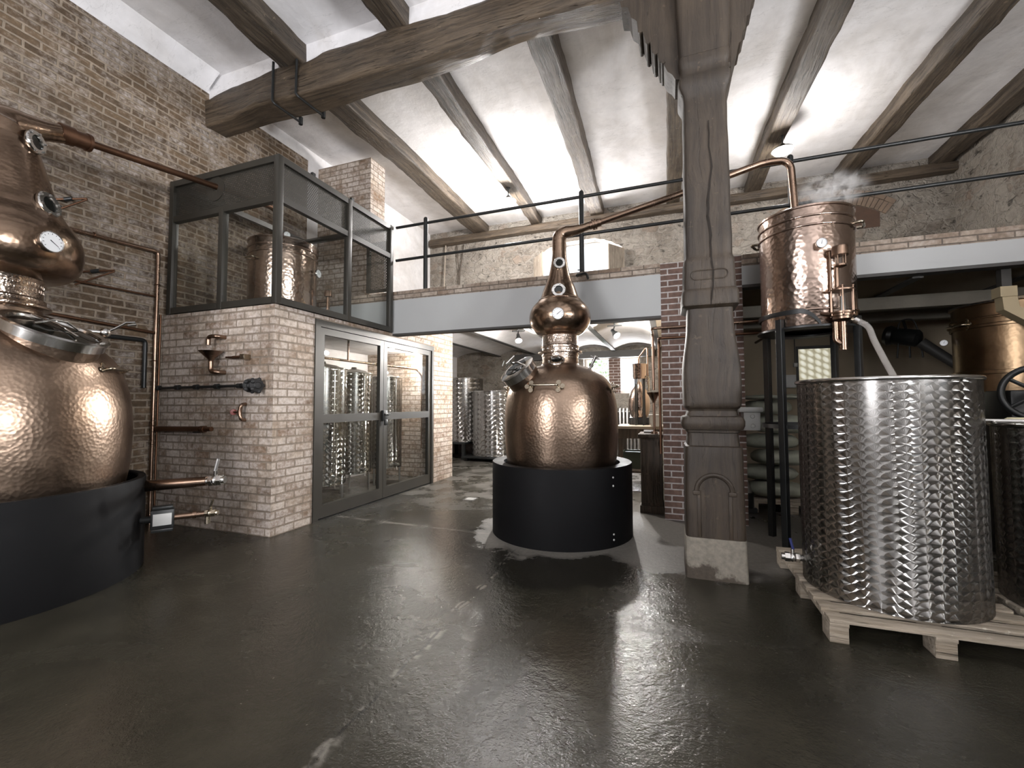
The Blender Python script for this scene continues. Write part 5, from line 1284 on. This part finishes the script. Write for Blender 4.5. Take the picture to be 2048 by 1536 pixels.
# =================================================================== LAMPS AND THINGS ON THE LOFT
def dish_lamp(x, y, z, label, power):
    t = thing('dish_lamp', (x, y, 5.80), label, 'lamp', 'round lamps under the ceiling beams')
    MB().cyl((x, y, z+.10), (x, y, 5.83), .012).lathe([(0, 5.83), (.05, 5.83), (.045, 5.80), (.0, 5.79)], (x, y, 0), 20).build('lamp_stem', M['black_iron'], t)
    MB().lathe([(.0, z+.12), (.03, z+.11), (.05, z+.08), (.15, z+.025), (.165, z), (.155, z), (.05, z+.06), (.0, z+.07)], (x, y, 0), 36).build('lamp_shade', M['steel_dull'], t)
    MB().lathe([(.150, z+.004), (.13, z-.03), (.08, z-.055), (.0, z-.065)], (x, y, 0), 32).build('lamp_globe', M['lamp_glow'], t)
    l = bpy.data.lights.new('dish_lamp_light', 'POINT'); l.energy = power; l.color = (1, .97, .95); l.shadow_soft_size = .14
    o = bpy.data.objects.new('dish_lamp_light', l); COL.objects.link(o); o.location = (x, y, z-.22)
dish_lamp(-3.0, 8.1, 5.55, 'round glowing dish lamp above the loft, left of the middle still', 340)
dish_lamp(1.80, 8.0, 5.55, 'round glowing dish lamp above the copper condenser on the right', 105)
def shutter(x0, x1, ya, yb, label):
    t = thing('window_shutter', (x0, 10.2, 4.28), label, 'shutter', 'loft window shutters')
    N = 5
    for i in range(N):
        a, b = i/N, (i+.94)/N
        pts = [(x0+(x1-x0)*a, ya+(yb-ya)*a), (x0+(x1-x0)*b, ya+(yb-ya)*b)]
        dx, dy = (yb-ya), -(x1-x0); L = hypot(dx, dy); dx, dy = dx/L*.025, dy/L*.025
        MB().prism([pts[0], pts[1], (pts[1][0]+dx, pts[1][1]+dy), (pts[0][0]+dx, pts[0][1]+dy)], 'z', 4.28, 5.02).build('board', M['shutter_wood'], t)
shutter(-3.08, -2.72, 10.16, 9.72, 'open wooden shutter on the left side of the loft window')
shutter(-.92, -1.22, 10.16, 9.72, 'open wooden shutter on the right side of the loft window')
def broom():
    t = thing('broom', (-5.55, 10.05, 3.2), 'long handled broom leaning in the left corner of the loft', 'broom')
    MB().tube([(-5.56, 10.02, 3.38), (-5.52, 10.12, 5.66)], .016, 10).build('handle', M['shutter_wood'], t)
    MB().prism([(-5.66, 3.2), (-5.46, 3.2), (-5.52, 3.38), (-5.60, 3.38)], 'y', 9.98, 10.06).build('broom_head', M['shutter_wood'], t)
broom()
def fork():
    t = thing('wooden_fork', (-5.1, 10.05, 3.2), 'dark forked stick standing against the stone wall of the loft', 'fork')
    MB().tube([(-5.12, 10.05, 3.2), (-5.10, 10.1, 4.9)], .022, 10).build('handle', M['cabinet_wood'], t)
    for s in (-1, 1): MB().tube([(-5.10, 10.1, 4.88), (-5.10+s*.05, 10.11, 5.15), (-5.10+s*.10, 10.13, 5.62)], .014, 8).build('tine', M['cabinet_wood'], t)
fork()

def steam():
    t = NT('steam'); t.t.nodes.remove(t.b); o = t.obj()
    r = t.n('VectorMath', {0: t.scale(o, 2.6, 4.2, 4.4)}, operation='LENGTH').outputs[1]
    d = t.math('MULTIPLY', t.math('SUBTRACT', 1, t.smooth(r, .15, 1.0)), t.smooth(t.noise(o, 9, 4, .6, .8), .42, .62))
    v = t.n('VolumeScatter', {'Color': (.95, .94, .93), 'Density': t.math('MULTIPLY', d, 11.0)}); t.t.links.new(v.outputs[0], t.out.inputs['Volume'])
    o = MB().sphere((0, 0, 0), 1, (.40, .25, .24), 24).build('steam_wisp', t.m); o.location = (1.60, 5.26, 3.64)
    tag(o, 'faint wisp of steam above the rim of the raised copper condenser', 'steam', None, 'stuff')
steam()

def blocked_window():
    t = thing('brick_arch', (3.1, 10.2, 5.2), 'low brick arch over a walled up opening behind the raised copper condenser', 'arch')
    cz = 3.98
    for ring, (r0, r1) in enumerate(((1.40, 1.60), (1.612, 1.70))):
        m = MB(); n = 25 if ring == 0 else 12
        for i in range(n):
            a0 = radians(-38+76*i/n)+.004; a1 = radians(-38+76*(i+1)/n)-.004
            m.prism([(3.1+r0*sin(a0), cz+r0*cos(a0)), (3.1+r0*sin(a1), cz+r0*cos(a1)), (3.1+r1*sin(a1), cz+r1*cos(a1)), (3.1+r1*sin(a0), cz+r1*cos(a0))], 'y', 10.165+.008*(i % 3), 10.26)
        o = m.build('voussoir_ring', M['arch_brick'], t, 20)
    pts = [(3.1+1.39*sin(radians(a)), cz+1.39*cos(radians(a))) for a in range(-34, 35, 4)]
    MB().prism([(2.33, 4.85)]+pts+[(3.87, 4.85)], 'y', 10.185, 10.24).build('infill_panel', M['arch_infill'], t)
plain('arch_brick', (.20, .145, .105), .85, 0, 7, .35, .5); plain('arch_infill', (.085, .05, .034), .85, 0, 9, .4, .5)
blocked_window()

def floor_drain():
    x, y = -2.90, 6.13
    t = thing('floor_drain', (x, y, 0), 'small bright floor drain grate in the wet passage left of the middle still', 'drain')
    m = MB(); m.box(x-.09, y-.09, 0, x-.075, y+.09, .006).box(x+.075, y-.09, 0, x+.09, y+.09, .006).box(x-.075, y-.09, 0, x+.075, y-.075, .006).box(x-.075, y+.075, 0, x+.075, y+.09, .006)
    m.build('drain_frame', M['steel_dull'], t)
    for k in range(5): MB().box(x-.065+.028*k, y-.075, .0, x-.047+.028*k, y+.075, .005).build('grate_bar', M['white_plastic'], t)
floor_drain()
